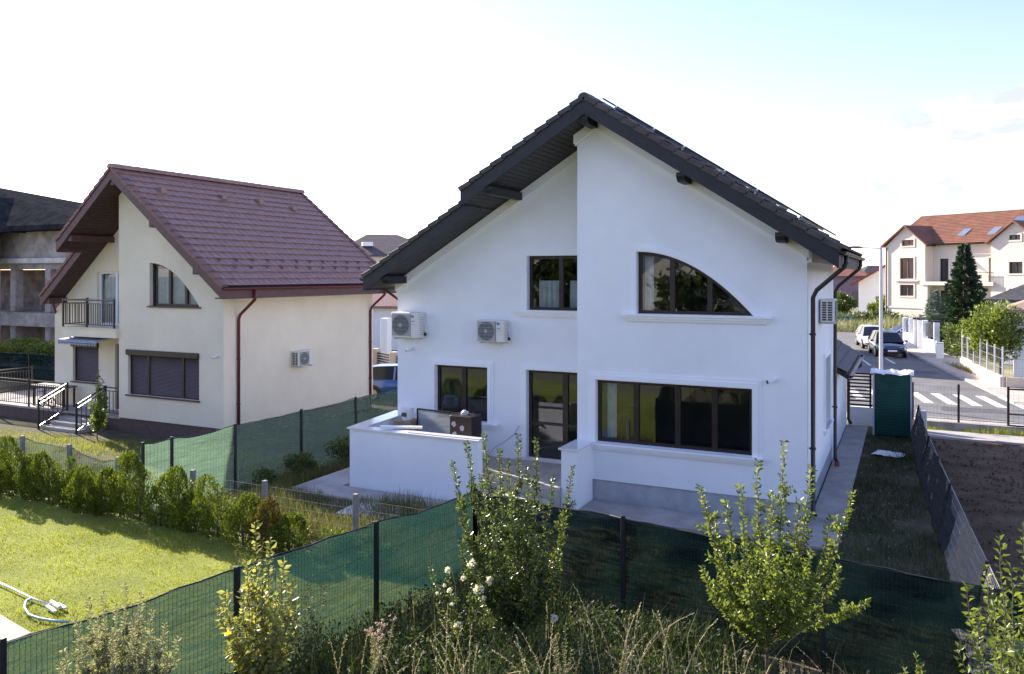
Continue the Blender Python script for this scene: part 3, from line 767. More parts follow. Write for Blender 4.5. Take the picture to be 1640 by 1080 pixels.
# solar panels on the right slope
def solar_panel(d0, y0, lab):
    L = math.hypot(XE-XR, ZE-ZR); ux, uz = (XE-XR)/L, (ZE-ZR)/L; nx_, nz_ = -uz, ux
    def P(d, y, h): return (XR+ux*d+nx_*h, y, ZR+uz*d+nz_*h)
    t = thing('solar_module', P(d0+.85, y0+.57, .14), lab, 'solar panel', 'solar panels on the white house roof')
    def pb(d0_, d1_, ya, yb, h0, h1):
        vs = [P(d0_,ya,h0),P(d1_,ya,h0),P(d1_,yb,h0),P(d0_,yb,h0),P(d0_,ya,h1),P(d1_,ya,h1),P(d1_,yb,h1),P(d0_,yb,h1)]
        return MB().add(vs, [(0,3,2,1),(4,5,6,7),(0,1,5,4),(1,2,6,5),(2,3,7,6),(3,0,4,7)])
    fr = pb(d0, d0+1.72, y0, y0+1.13, .155, .188)
    build('frame', fr, M['fascia'], t)
    build('cell_sheet', pb(d0+.02, d0+1.70, y0+.02, y0+1.11, .1885, .1905), M['solar'], t)
    for dd in (.35, 1.35):
        q = pb(d0+dd+.005, d0+dd+.045, y0-.02, y0+1.16, .10, .153); build('mounting_rail', q, M['alu'], t)
        q = pb(d0+dd+.01, d0+dd+.04, y0-.02, y0-.001, .08, .192); build('clamp', q, M['alu'], t)
M['solar'] = mat('solar_cell', (.008,.012,.03), .12, coat=.5)
names = ('uppermost', 'middle', 'lowest')
for j in range(4):
    for i in range(3):
        solar_panel(.28+i*1.76, YV+.30+j*1.18, f"black solar panel, {names[i]} in the {('first','second','third','fourth')[j]} row back from the gable of the white house")
# things on the walls
ac_unit('air_conditioner', 'largest outdoor air conditioner, beside the left corner of the white house', -12.22, YR, 3.44, .86, .67, .33, '-Y')
ac_unit('air_conditioner', 'smaller outdoor air conditioner on the white house front, left of the terrace door', -9.67, YR, 3.42, .76, .54, .28, '-Y')
ac_unit('air_conditioner', 'outdoor air conditioner on the shaded side wall between two brown downpipes', X1, 19.42, 4.02, .82, .52, .30, '+X', logo=False)
ac_unit('air_conditioner', 'small outdoor air conditioner alone on the cream side wall', -20.0, 22.72, 1.78, .84, .54, .30, '+X', logo=False)
wall_camera(-11.78, YR, 3.13, 'white security camera under the larger air conditioner')
wall_camera(-2.40, YF, 2.96, 'white security camera right of the wide lower window of the white house', 0)
wall_camera(-20.25, 19.5, 2.42, 'white security camera near the corner of the cream house')

# ------------------------------------------------------------ the cream house
CH = thing('house', (-24.8, 23.0, -.45), 'cream house with steep brown-red tiled roof and roller shutters', 'house')
cX0, cXM, cX1, cYF, cYR, cYB = -29.95, -25.0, -20.0, 19.5, 20.5, 27.7
cXR, cZR, cXE, cZE = -24.40, 8.75, -19.27, 4.72
sR = (cZR-cZE)/(cXE-cXR); sL = .85
def cz(x): return cZR-(sR*(x-cXR) if x > cXR else sL*(cXR-x))
def cu(x): return cz(x)-.35
c_curve = curve(-23.45, -21.08, 4.02, 5.50); c_low = rect(-24.53, -21.1, .90, 2.46)
c_sw = rect(-28.88,-27.4,1.0,2.5); c_dr = rect(-26.5,-25.55,.07,2.52); c_bd = rect(-27.5,-25.6,3.2,5.2)
g = MB(); g.wall([(cXM,.05),(cX1,.05),(cX1,cu(cX1)),(cXR,cu(cXR)),(cXM,cu(cXM))], [c_curve, c_low], FX(cYF), .3); build('wall', g, M['cream'], CH)
g = MB(); g.wall([(cX0,.05),(cXM-.002,.05),(cXM-.002,cu(cXM)),(cX0,cu(cX0))], [c_sw, c_dr, c_bd], FX(cYR), .3); build('wall', g, M['cream'], CH)
g = MB(); g.box(cX1-.3,cX1,cYF+.302,cYB,.05,cu(cX1)-.02); g.box(cXM,cXM+.3,cYF+.302,cYR+.298,.05,cu(cXM)-.02); g.box(cX0,cX0+.3,cYR+.302,cYB,.05,cu(cX0)-.02)
g.prism([(cX0+.302,0),(cX1-.302,0),(cX1-.302,cu(cX1)-.02),(cXR,cu(cXR)-.02),(cX0+.302,cu(cX0)-.02)], FX(cYB-.3), .3)
build('wall', g, M['cream'], CH)
build('plinth', MB().box(cXM+.05,cX1-.05,cYF+.05,cYB,-.7,.048).box(cX0+.05,cXM+.049,cYR+.05,cYB,-.7,.048), M['cream_plinth'], CH)
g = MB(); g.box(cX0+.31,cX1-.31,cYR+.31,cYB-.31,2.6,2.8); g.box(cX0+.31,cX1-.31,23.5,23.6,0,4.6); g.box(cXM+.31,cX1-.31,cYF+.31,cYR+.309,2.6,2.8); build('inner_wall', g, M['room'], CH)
# roof
cYV, cYV2, cYK, cXS, cXL = 18.7, 19.7, 28.4, -27.26, -29.65
def cs(x): return cz(x)
g = MB(); tile_field(g, cXR, cZR, cXE, cZE, cYV+.15, cYK-.1, course=.36, amp=.022, step=.040, samples=8); tile_field(g, cXR, cZR, cXS, cz(cXS), cYV+.15, cYV2); tile_field(g, cXR, cZR, cXL, cz(cXL), cYV2, cYK)
c_roof = build('roof', g, M['tile_red'], CH)
g = MB(); verge_tiles(g, cXR, cZR, cXE, cZE, cYV, course=.36, w=.24); verge_tiles(g, cXR, cZR, cXS, cz(cXS), cYV); verge_tiles(g, cXS+.2, cz(cXS+.2), cXL, cz(cXL), cYV2); verge_tiles(g, cXR, cZR, cXE, cZE, cYK, course=.36, side=-1)
build('verge_tile_row', g, mat('verge_tile', (.20,.10,.085), .6, .25, 2.5), c_roof)
g = MB(); ridge_tiles(g, cXR, cZR+.07, cYV-.03, cYK, .15); build('ridge_tile_row', g, M['tile_red'], c_roof)
g = MB(); slope_slab(g, cXR,cZR,cXE,cZE,cYV+.06,cYK-.05,.05,.32); slope_slab(g, cXR,cZR,cXS,cz(cXS),cYV+.06,cYV2+.3,.05,.32); slope_slab(g, cXR-.001,cZR,cXL,cz(cXL),cYV2+.301,cYK-.05,.05,.32); slope_slab(g, cXS,cz(cXS),cXL,cz(cXL),cYV2+.06,cYV2+.3,.05,.32)
build('roof_deck', g, M['fascia_red'], c_roof)
g = MB()
def csb(xa, xb, y0, y1, w=.11):
    n = max(1, int(abs(xb-xa)/w))
    for i in range(n):
        a, b = xa+(xb-xa)*i/n, xa+(xb-xa)*(i+1)/n; q = (b-a)*.07
        slope_slab(g, a+q, cz(a+q), b-q, cz(b-q), y0, y1, .322, .355)
csb(cXR-.05, cXS+.04, cYV+.08, cYR-.01); csb(cXR+.05, cXE-.08, cYV+.08, cYF-.01); csb(cXS, cXL+.06, cYV2+.08, cYR-.01)
build('soffit', g, mat('dark_red_soffit', (.055,.025,.026), .6, .2, 5), c_roof)
g = MB()
for xa, xb, y in ((cXR,cXE,cYV),(cXR,cXS,cYV),(cXS,cXL,cYV2),(cXR,cXE,cYK-.05)): slope_slab(g, xa, cz(xa), xb, cz(xb), y, y+.045, .03, .40)
g.box(cXE-.045,cXE-.001,cYV+.046,cYK-.051,cZE-.40,cZE-.05); g.box(cXS,cXS+.045,cYV+.046,cYV2+.2,cz(cXS)-.42,cz(cXS)-.05); g.box(cXE-.6,cXE-.046,cYV+.3,cYK-.1,cZE-.40,cZE-.36)
build('verge_board', g, M['fascia_red'], c_roof)
for x, y1 in ((-22.5,cYF),(-20.5,cYF),(-26.6,cYR),(-29.3,cYR),(cXR,cYF)):
    b = MB(); z = cz(x)-.36-.06; y0 = (cYV if x > -28 else cYV2)+.06
    b.box(x-.09,x+.09,y0,y1-.002,z-.17,z+.05); build('purlin', b, M['fascia_red'], CH)
g = MB(); gutter(g, cXE+.075, cZE-.05, cYV+.05, cYK-.02, .07); build('gutter', g, M['gutter_red'], c_roof)
g = MB(); gutter(g, cXL-.07, cz(cXL)-.04, cYV2+.05, cYK, .07); build('gutter', g, M['gutter_red'], c_roof)
for yy, zb in ((20.1,-.3),(27.45,-.3)):
    xq = cX1+.06
    downpipe(CH, [(cXE+.07,yy,cZE-.1),(cXE+.07,yy,cZE-.35),(cXE+.03,yy,cZE-.45),(xq+.07,yy,cZE-.95),(xq,yy,cZE-1.12),(xq,yy,zb)], M['gutter_red'], [(xq,yy,2.3),(xq,yy,.8)], .05)
downpipe(CH, [(cXL-.07,cYV2+.5,cz(cXL)-.1),(cXL+.05,cYV2+.5,cz(cXL)-.3),(cX0-.05,cYR+.1,cz(cXL)-.8),(cX0-.05,cYR+.1,-.3)], M['gutter_red'])
# roof vents and snow guards
for k, (fx_, fy_) in enumerate(((.16,.13),(.16,.42),(.16,.62),(.2,.8))):
    x = cXR+(cXE-cXR)*fx_; y = cYV+(cYK-cYV)*fy_; z = cz(x)
    b = MB(); b.add([(x-.02,y-.13,z+.03),(x+.30,y-.13,z-.15),(x+.30,y+.13,z-.15),(x-.02,y+.13,z+.03),(x+.28,y-.10,z+.04),(x+.28,y+.10,z+.04)], [(0,1,4),(3,5,2),(0,4,5,3),(1,2,5,4)])
    build('roof_vent', b, M['tile_red'], c_roof)
g = MB()
for r_i, fx_ in enumerate((.80,.86)):
    for k in range(12):
        x = cXR+(cXE-cXR)*fx_; y = cYV+.9+k*.75+r_i*.37; z = cz(x)
        build('snow_guard', MB().box(x,x+.02,y-.06,y+.06,z-.02,z+.13), M['fascia_red'], c_roof)
# shuttered windows
def shutter_window(poly, y, mull, name='window'):
    x0, x1 = poly[0][0], poly[1][0]; z0, z1 = poly[0][1], poly[2][1]
    g = MB(); g.wall(poly, [inset(poly, .05)], lambda a,b,c: FX(y)(a,b,.10+c), .06)
    for x in mull: g.box(x-.05,x+.05,y+.09,y+.16,z0+.01,z1-.01)
    w = build(name, g, M['frame'], CH)
    build('shutter_box', MB().bbox(x0-.06,x1+.0,y-.07,y+.14,z1-.17,z1+.02,.015), M['frame'], w)
    g = MB(); n = int((z1-z0-.2)/.045)
    for i in range(n):
        zz = z0+.04+i*(z1-z0-.2)/n
        g.add([(x0+.04,y+.125,zz),(x1-.04,y+.125,zz),(x1-.04,y+.112,zz+.02),(x0+.04,y+.112,zz+.02),(x1-.04,y+.125,zz+.042),(x0+.04,y+.125,zz+.042)], [(0,1,2,3),(3,2,4,5)])
    g.box(x0+.04,x1-.04,y+.13,y+.14,z0+.02,z1-.1)
    build('roller_shutter', g, M['shutter'], w)
    build('sill', MB().box(x0-.08,x1+.04,y-.06,y+.098,z0-.05,z0-.002), M['fascia_red'], w)
shutter_window(c_low, cYF, (-23.62,-21.95)); shutter_window(c_sw, cYR, ()); 
make_window(CH, FX(cYF), c_curve, recess=.14, mull=(-22.62,-21.85), sill=(-23.52,-21.0,4.02,.06), sill_mat='fascia_red', curtain=((-23.38,-21.4,4.05,5.3),), cur_y=.3)
make_window(CH, FX(cYR), c_bd, mull=(-26.55,), name='door', frame_mat='white_trim', curtain=((-27.45,-25.7,3.25,5.1),), cur_y=.3)
make_window(CH, FX(cYR), c_dr, name='door', curtain=())
# balcony
BR = build('balcony_slab', MB().box(-27.95,cXM-.002,19.38,cYR-.002,2.85,3.16).box(-28.0,cXM-.001,19.33,cYR-.003,3.161,3.19), M['cream'], CH)
def railing(name, parent, pts, h, spacing=.12, post_every=None, mt='rail', posts=True, toprail=None, low=.10):
    g = MB()
    for a, b in zip(pts[:-1], pts[1:]):
        a, b = Vector(a), Vector(b); L = (b-a).length; n = max(1, int(L/spacing))
        g.bar(a+Vector((0,0,h)), b+Vector((0,0,h)), .05, .04); g.bar(a+Vector((0,0,low)), b+Vector((0,0,low)), .035, .03)
        g.bar(a+Vector((0,0,h-.12)), b+Vector((0,0,h-.12)), .025, .025)
        for i in range(1, n):
            p = a.lerp(b, i/n); g.bar(p+Vector((0,0,low)), p+Vector((0,0,h-.12)), .018)
    for p in pts:
        p = Vector(p); g.bar(p+Vector((0,0,-.05)), p+Vector((0,0,h+.06)), .055)
    return build(name, g, M[mt], parent)
railing('balcony_rail', CH, [(-27.9,20.4,3.19),(-27.9,19.42,3.19),(-26.6,19.42,3.19),(-25.15,19.42,3.19)], .98)
g = MB(); g.prism([(19.35,2.60),(19.35,2.72),(20.3,2.84),(20.3,2.80),(19.42,2.68)], lambda a,b,c: (-28.1+c,a,b), 2.1)
for i in range(14): g.add([(-28.1+i*.15,19.35,2.62),(-28.1+i*.15+.152,19.35,2.62),(-28.1+i*.15+.12,19.35,2.54),(-28.1+i*.15+.03,19.35,2.54)], [(0,1,2,3)])
build('awning', g, mat('awning_blue', (.30,.34,.44), .8, .15, 5), CH)
# terrace, steps, railings
g = MB(); g.box(-34.5,-25.002,19.55,cYR+.03,-.02,.05); g.box(-34.5,-30.0,cYR+.03,23,-.02,.05)
g.box(-27.9,-25.9,19.25,19.548,-.5,-.10); g.box(-27.9,-25.9,18.93,19.248,-.5,-.22); g.box(-27.9,-25.9,18.6,18.928,-.5,-.34)
TB = build('terrace_floor', g, M['conc'], CH)
build('terrace_base', MB().box(-34.45,-25.003,19.6,cYR+.02,-.7,-.021), M['cream_plinth'], CH)
railing('terrace_rail', CH, [(-34.4,22.5,.05),(-34.4,19.62,.05),(-32.4,19.62,.05),(-30.2,19.62,.05),(-27.95,19.62,.05)], 1.0, .13)
railing('terrace_rail', CH, [(-25.85,19.62,.05),(-25.05,19.62,.05)], 1.0, .2)
for x in (-27.93, -25.87): railing('stair_rail', CH, [(x,19.6,.05),(x,18.5,-.44)], 1.0, .2, mt='rail')
g = MB()
for x in (-27.93, -25.87): g.bar((x,19.6,1.078),(x,18.5,.588), .03, .012)
g.bar((-27.9,19.42,4.2),(-25.15,19.42,4.2),.03,.01)
build('handrail_cap', g, M['rail_bright'], CH)
# ------------------------------------------------------------ fences
def net_sheet(mb, pts, ztops, zbot, amp=.018, seed=0, step=.09, rows=14, off=(0,0), sag=.03, lean=0.0):
    """draped netting along a line of posts"""
    rng = random.Random(seed); ph = [rng.uniform(0, 6.28) for _ in range(8)]
    cols = []
    for k in range(len(pts)-1):
        a, b = pts[k], pts[k+1]; L = (b-a).length; n = max(2, int(L/step)); d = (b-a).normalized(); nr = Vector((-d.y, d.x, 0))
        for i in range(n+(k == len(pts)-2)):
            t = i/n; p = a.lerp(b, t); s = k*7.3+t*L
            zt_ = ztops[k]+(ztops[k+1]-ztops[k])*t - sag*math.sin(math.pi*t)*(1+.5*math.sin(k*2.7)) + .008*math.sin(s*9+ph[0])
            col = []
            for r in range(rows+1):
                f = r/rows; z = zbot+(zt_-zbot)*f
                o = amp*(math.sin(s*2.1+f*3+ph[1])+.6*math.sin(s*5.3-f*5+ph[2])+.5*math.sin(f*14+s*1.3+ph[3])+.35*math.sin(f*31-s*2.2+ph[4]))
                q = p+nr*(o+off[0]+lean*f)
                col.append((q.x, q.y, z))
            cols.append(col)
    base = len(mb.v)
    for c in cols: mb.v += c
    R = rows+1
    for i in range(len(cols)-1):
        for r in range(rows): a = base+i*R+r; mb.f.append((a,a+R,a+R+1,a+1))
    return [c[-1] for c in cols]
def wire_panel(mb, pts, z0, z1, vs=.05, hz=.2, w=.0045, bends=True, lean=0.0):
    for k in range(len(pts)-1):
        a, b = pts[k], pts[k+1]; L = (b-a).length; n = max(1, int(L/vs)); d = (b-a).normalized(); nr = Vector((-d.y, d.x, 0))
        for i in range(n+1):
            p = a.lerp(b, i/n); mb.bar((p.x,p.y,z0), (p.x+nr.x*lean,p.y+nr.y*lean,z1), w)
        m_ = max(1, int((z1-z0)/hz))
        for j in range(m_+1):
            z = z0+(z1-z0)*j/m_; o = nr*lean*j/m_
            mb.bar((a.x+o.x,a.y+o.y,z), (b.x+o.x,b.y+o.y,z), w*1.2)
def fence(name, label, pts, z0, z1, net=None, wire='wire', post='post_dark', post_w=.06, post_h=None, hem=True, seed=1, net_off=.04, amp=.018, vs=.05, hz=.2, group=None, post_mesh=True, rows=18, netz=None, sag=.03, ww=.0028, zb=None):
    c = sum((p for p in pts), Vector())/len(pts)
    t = thing(name, (c.x, c.y, z0), label, 'fence', group)
    g = MB(); wire_panel(g, pts, z0+.05, z1-.02, vs, hz, ww); build('wire_mesh', g, M[wire], t)
    for p in pts:
        ph = (post_h or (z1+.04)); build('post', MB().bbox(p.x-post_w/2,p.x+post_w/2,p.y-post_w/2,p.y+post_w/2,z0-.3,ph,.006), M[post], t)
    if net:
        g = MB(); top = net_sheet(g, pts, [(netz or z1)+random.Random(seed+i).uniform(-.02,.02) for i in range(len(pts))], z0+.02 if zb is None else zb, amp, seed, off=(net_off,0), rows=rows, sag=sag)
        nt = build('netting', g, M[net], t, smooth=True)
        if hem:
            g = MB(); g.tube([Vector(p)+Vector((0,0,-.008)) for p in top[::3]+[top[-1]]], .011, 5); build('hem', g, M['post_dark'], nt)
    return t
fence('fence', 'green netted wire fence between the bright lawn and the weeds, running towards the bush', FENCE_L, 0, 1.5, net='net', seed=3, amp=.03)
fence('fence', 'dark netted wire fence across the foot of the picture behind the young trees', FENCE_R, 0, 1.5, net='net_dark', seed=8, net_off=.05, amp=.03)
REAR = [Vector((x, 12.4, 0)) for x in (-13.6,-11.6,-9.35,-7.1)]
fence('fence', 'low grey wire fence on concrete posts behind the brown thuja', REAR, -.1, .86, wire='wire_grey', post='post_grey', post_w=.09, post_h=.95, vs=.07, hz=.15)
RN = [Vector((x, y, 0)) for x, y in ((-24,12.9),(-21.8,12.8),(-19.8,12.7),(-17.8,12.55),(-15.6,12.15),(-14.9,12.1))]
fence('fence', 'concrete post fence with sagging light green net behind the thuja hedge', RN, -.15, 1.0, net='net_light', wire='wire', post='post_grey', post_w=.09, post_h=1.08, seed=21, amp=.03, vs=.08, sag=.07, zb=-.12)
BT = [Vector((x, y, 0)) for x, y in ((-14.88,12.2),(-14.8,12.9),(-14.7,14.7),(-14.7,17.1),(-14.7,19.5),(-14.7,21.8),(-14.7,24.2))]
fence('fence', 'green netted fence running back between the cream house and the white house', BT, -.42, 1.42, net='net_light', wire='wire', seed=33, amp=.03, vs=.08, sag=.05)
fence('fence', 'dark green netted fence left of the cream house terrace', [Vector((x, 26, 0)) for x in (-52,-49,-46,-43,-40,-37,-34.8)], -.45, 1.1, net='net', seed=44, vs=.2)
# leaning wire fence of the side yard
SY = [Vector((x,y,0)) for x,y in ((.17,28.0),(.24,25.4),(.33,22.8),(.45,20.3),(.58,17.8),(.72,15.2),(.84,13.2),(.95,11.2))]
t = thing('fence', (.4, 20, 0), 'leaning wire fence with crumpled dark net along the side yard', 'fence')
g = MB(); wire_panel(g, SY[::-1], .03, 1.0, .09, .16, .006, lean=-.22); build('wire_mesh', g, M['wire_grey'], t)
g = MB(); net_sheet(g, SY[:5]+[Vector((.66,16.4,0))], [1.0,1.03,.98,1.05,1.0,.97], .02, .022, 12, rows=16, off=(-.05,0), lean=.26); build('netting', g, netmat('grey_net', (.030,.035,.044), .10), t, smooth=True)
g = MB(); net_sheet(g, [Vector((.68,15.9,0)),SY[5],SY[6],Vector((.88,12.4,0))], [.97,1.04,.98,.9], .02, .02, 15, rows=16, off=(-.05,0), lean=.26); build('pale_netting', g, netmat('pale_net', (.26,.23,.21), .42), t, smooth=True)
for p in SY[::2]: build('post', MB().bar((p.x,p.y,-.1),(p.x+.2,p.y,1.05),.045), M['post_dark'], t)
# fence towards the street
FS_ = [Vector((x,y,0)) for x,y in ((.22,30.15),(1.57,30.2),(2.97,30.25),(6,30.3),(9,30.3),(12,30.3))]
t = thing('fence', (3, 30.2, 0), 'wire fence on dark posts and a concrete base beside the zebra crossing', 'fence')
g = MB(); wire_panel(g, FS_[:3], .25, 1.42, .1, .2, .004); build('wire_mesh', g, M['wire_grey'], t)
for i, p in enumerate(FS_): build('post', MB().bbox(p.x-.035,p.x+.035,p.y-.035,p.y+.035,0,1.5,.008), M['gutter_dark'], t)
g = MB(); g.bar((3.0,30.25,.62),(6,30.3,.62),.05); g.bar((3.0,30.25,.25),(12,30.3,.25),.05); g.bar((3.0,30.25,1.42),(12,30.3,1.42),.05); wire_panel(g, FS_[2:], .25, 1.4, .14, .3, .0035); build('gate_panel', g, M['gutter_dark'], t)
build('base', MB().box(.2,12,30.08,30.32,-.1,.24), M['conc_dark'], t)
# slatted gate
t = thing('gate', (-1.2, 29.7, 0), 'dark slatted panel gate on a low white wall beside the green cabinet', 'gate')
build('low_wall', MB().box(-1.79,-.86,29.62,29.80,-.05,.62), M['white'], t)
g = MB()
for x in (-1.72,-1.06,-.9): g.box(x-.03,x+.03,29.66,29.72,.62,1.78)
g.box(-1.75,-.87,29.67,29.71,.66,.72); g.box(-1.75,-.87,29.67,29.71,1.72,1.78); build('frame', g, M['frame'], t)
for i in range(8):
    z = .80+i*.118; build('slat', MB().box(-1.69,-1.02,29.68,29.70,z,z+.055), M['frame'], t)
# green cabinet
t = thing('cabinet', (-.37, 28.2, 0), 'tall dark green sheet metal cabinet with a torn white cover on top', 'cabinet')
g = MB(); g.bbox(-.88,.14,27.9,28.55,.04,1.98,.02); 
build('body', g, M['steel_box'], t)
g = MB()
for i in range(21): g.box(-.80,.06,27.885,27.899,.14+i*.088,.14+i*.088+.03)
build('louvre', g, M['steel_box'], t)
g = MB(); g.box(-.93,-.88,27.88,28.56,.02,2.0); g.box(.14,.19,27.88,28.56,.02,2.0); build('corner_post', g, M['grey_paint'], t)
g = MB(); n = 16; rng = random.Random(4)
for i in range(n+1):
    for j in range(9): g.v.append((-1.0+1.24*i/n, 27.78+.85*j/8, 2.02+.05*rng.random()+(-.06 if j == 0 else 0)+(.02*math.sin(i))))
for i in range(n):
    for j in range(8): a = i*9+j; g.f.append((a,a+9,a+10,a+1))
build('cover', g, M['plastic_white'], t)
build('lid', MB().box(-.96,.22,27.84,28.6,1.981,2.02), M['plastic_white'], t)
def crumple(name, label, cat, x, y, z, w, d, h, mt, seed):
    rng = random.Random(seed); g = MB(); n = 9; r = rng.uniform(-.5,.5)
    for i in range(n+1):
        for j in range(n+1):
            u, v = i/n-.5, j/n-.5; k = 1+.12*rng.uniform(-1,1)
            g.v.append((x+(u*w*math.cos(r)-v*d*math.sin(r))*k, y+(u*w*math.sin(r)+v*d*math.cos(r))*k, z+h*rng.uniform(.1,1)*(1-1.3*max(abs(u),abs(v)))))
    for i in range(n):
        for j in range(n): a = i*(n+1)+j; g.f.append((a,a+n+1,a+n+2,a+1))
    o = build(name, g, mt); tag(o, label, cat); return o
crumple('plastic_sheet', 'crumpled white plastic sheet lying on the grass before the green cabinet', 'plastic sheet', -.42, 25.0, .03, .75, .65, .13, M['plastic_white'], 3)
crumple('plastic_sheet', 'white plastic sheet at the end of the leaning wire fence', 'plastic sheet', 1.15, 12.2, .05, .9, 1.3, .3, M['plastic_white'], 5)
o = build('board', MB().bbox(-.65,.65,-.45,.45,.02,.06,.01), M['plastic_white']); o.location = (-10.2,14.15,.02); o.rotation_euler.z = .1
tag(o, 'white board lying on the ground below the terrace wall', 'board')
o = build('utility_box', MB().bbox(.30,.62,28.9,29.2,0,.75,.02), M['grey_paint']); tag(o, 'small pale grey meter box beyond the leaning fence', 'meter box')
# ------------------------------------------------------------ things on the terrace
t = thing('screen', (-10.3, 17.0, .5), 'dark framed mesh panel leaning on the terrace by the small window', 'screen')
g = MB(); 
for a, b in (((-11.05,17.2,.55),(-11.05,17.2,1.72)),((-11.05,17.2,1.72),(-9.4,17.0,1.72)),((-9.4,17.0,.55),(-9.4,17.0,1.72)),((-11.05,17.2,.6),(-9.4,17.0,.6))): g.bar(a,b,.035)
build('frame', g, M['black'], t)
g = MB(); g.add([(-11.04,17.2,.6),(-9.41,17.0,.6),(-9.41,17.0,1.70),(-11.04,17.2,1.70)], [(0,1,2,3)]); build('mesh', g, netmat('screen_mesh', (.30,.30,.32), .30), t)
t = thing('storage_box', (-9.3, 16.6, .5), 'dark brown cabinet with pale painted flowers on the terrace', 'cabinet')
build('body', MB().bbox(-9.62,-9.02,16.35,16.85,.5,1.80,.02), mat('box_brown', (.022,.012,.012), .35), t)
g = MB(); rng = random.Random(2)
for cx, cz_ in ((-9.5,1.60),(-9.48,1.36),(-9.28,1.52),(-9.5,1.12)):
    for k in range(6):
        a = k*1.047+rng.random(); g.disc((cx+.035*math.cos(a), 16.345-.001*k, cz_+.04*math.sin(a)), .028, 'y', 8)
build('flower_motif', g, mat('motif', (.45,.42,.46), .6), t)
g = MB(); g.tube([(-9.35,16.6,1.80),(-9.35,16.6,1.86)], .09, 14); g.tube([(-9.35,16.6,1.86),(-9.35,16.6,1.9)], [.07,.03], 14); build('lid', g, M['grey_paint'], t)
t = thing('bucket', (-11.35, 17.2, .5), 'white plastic bucket standing behind the terrace wall', 'bucket')
build('body', MB().tube([(-11.35,17.2,1.42),(-11.35,17.2,1.72)], [.125,.155], 18), M['plastic_white'], t)
build('rim', MB().tube([(-11.35,17.2,1.70),(-11.35,17.2,1.73)], .163, 18), M['plastic_white'], t)
build('motif', MB().box(-11.42,-11.28,17.03,17.05,1.52,1.62), M['ac_dark'], t)
tag(build('crate', MB().bbox(-11.6,-11.1,16.95,17.45,.5,1.419,.01), mat('crate_wood', (.30,.22,.14), .8, .2, 6)), 'wooden crate under the white bucket on the terrace', 'crate')
o = build('plank', MB().bbox(-.5,.5,-.09,.09,0,.05,.01), M['plastic_white']); o.location = (-10.7,15.95,1.47); o.rotation_euler = (0,.03,.5); tag(o, 'white plank lying across the terrace wall coping', 'plank')
o = build('marble_strip', MB().bbox(-.95,.95,-.1,.1,0,.02,.004), M['grey_paint']); o.location = (-9.35,15.7,1.458); tag(o, 'thin grey marble strip lying on the terrace wall coping', 'stone strip')
t = thing('bottle', (-9.72, YR-.06, 1.34), 'small white and red bottle on the sill of the small lower window', 'bottle')
build('body', MB().tube([(-9.72,YR-.06,1.344),(-9.72,YR-.06,1.48)], .032, 12), mat('bottle_red', (.5,.12,.08), .4), t)
build('cap', MB().tube([(-9.72,YR-.06,1.481),(-9.72,YR-.06,1.56)], [.03,.018], 12), M['plastic_white'], t)
tag(build('cable', MB().tube([(-8.62,YR-.05,1.35),(-8.72,YR-.1,1.15),(-8.95,YR-.2,.95),(-9.15,YR-.4,.80),(-9.3,YR-.6,.55)], .018, 6), M['grey_paint'], smooth=True), 'grey cable hanging beside the terrace door', 'cable')
# terrace of the cream house
t = thing('table', (-29.1, 20.0, .05), 'dark topped table on the cream house terrace', 'table')
build('table_top', MB().bbox(-30.4,-28.45,19.8,20.4,.80,.85,.01), mat('table_top', (.10,.12,.13), .4), t)
for x in (-30.3,-28.55):
    for y in (19.88,20.32): build('leg', MB().box(x-.03,x+.03,y-.03,y+.03,.05,.799), M['rail'], t)
t = thing('child_bicycle', (-29.3, 19.75, .05), 'small dark child bicycle parked under the terrace table', 'bicycle')
for x in (-29.62,-29.02):
    ring = [(x+.19*math.cos(a),19.75,.25+.19*math.sin(a)) for a in [2*math.pi*i/20 for i in range(21)]]
    w_ = build('wheel', MB().tube(ring, .022, 6, False), M['black'], t); build('rim', MB().tube([(x+.165*math.cos(a),19.75,.25+.165*math.sin(a)) for a in [2*math.pi*i/20 for i in range(21)]], .008, 4, False).bar((x-.16,19.75,.25),(x+.16,19.75,.25),.008).bar((x,19.75,.09),(x,19.75,.41),.008), M['alu'], w_)
g = MB(); g.tube([(-29.62,19.75,.25),(-29.5,19.75,.56),(-29.14,19.75,.50),(-29.02,19.75,.25)], .018, 6); g.tube([(-29.5,19.75,.56),(-29.3,19.75,.28),(-29.14,19.75,.5)], .018, 6); g.tube([(-29.3,19.75,.28),(-29.02,19.75,.25)], .014, 6); build('frame', g, mat('bike_red', (.30,.06,.03), .4), t)
build('saddle', MB().bbox(-29.24,-29.05,19.70,19.80,.56,.60,.01), M['black'], t)
build('handlebar', MB().tube([(-29.52,19.55,.68),(-29.5,19.75,.66),(-29.52,19.95,.68)], .014, 6).tube([(-29.5,19.75,.56),(-29.5,19.75,.66)], .014, 6), M['black'], t)
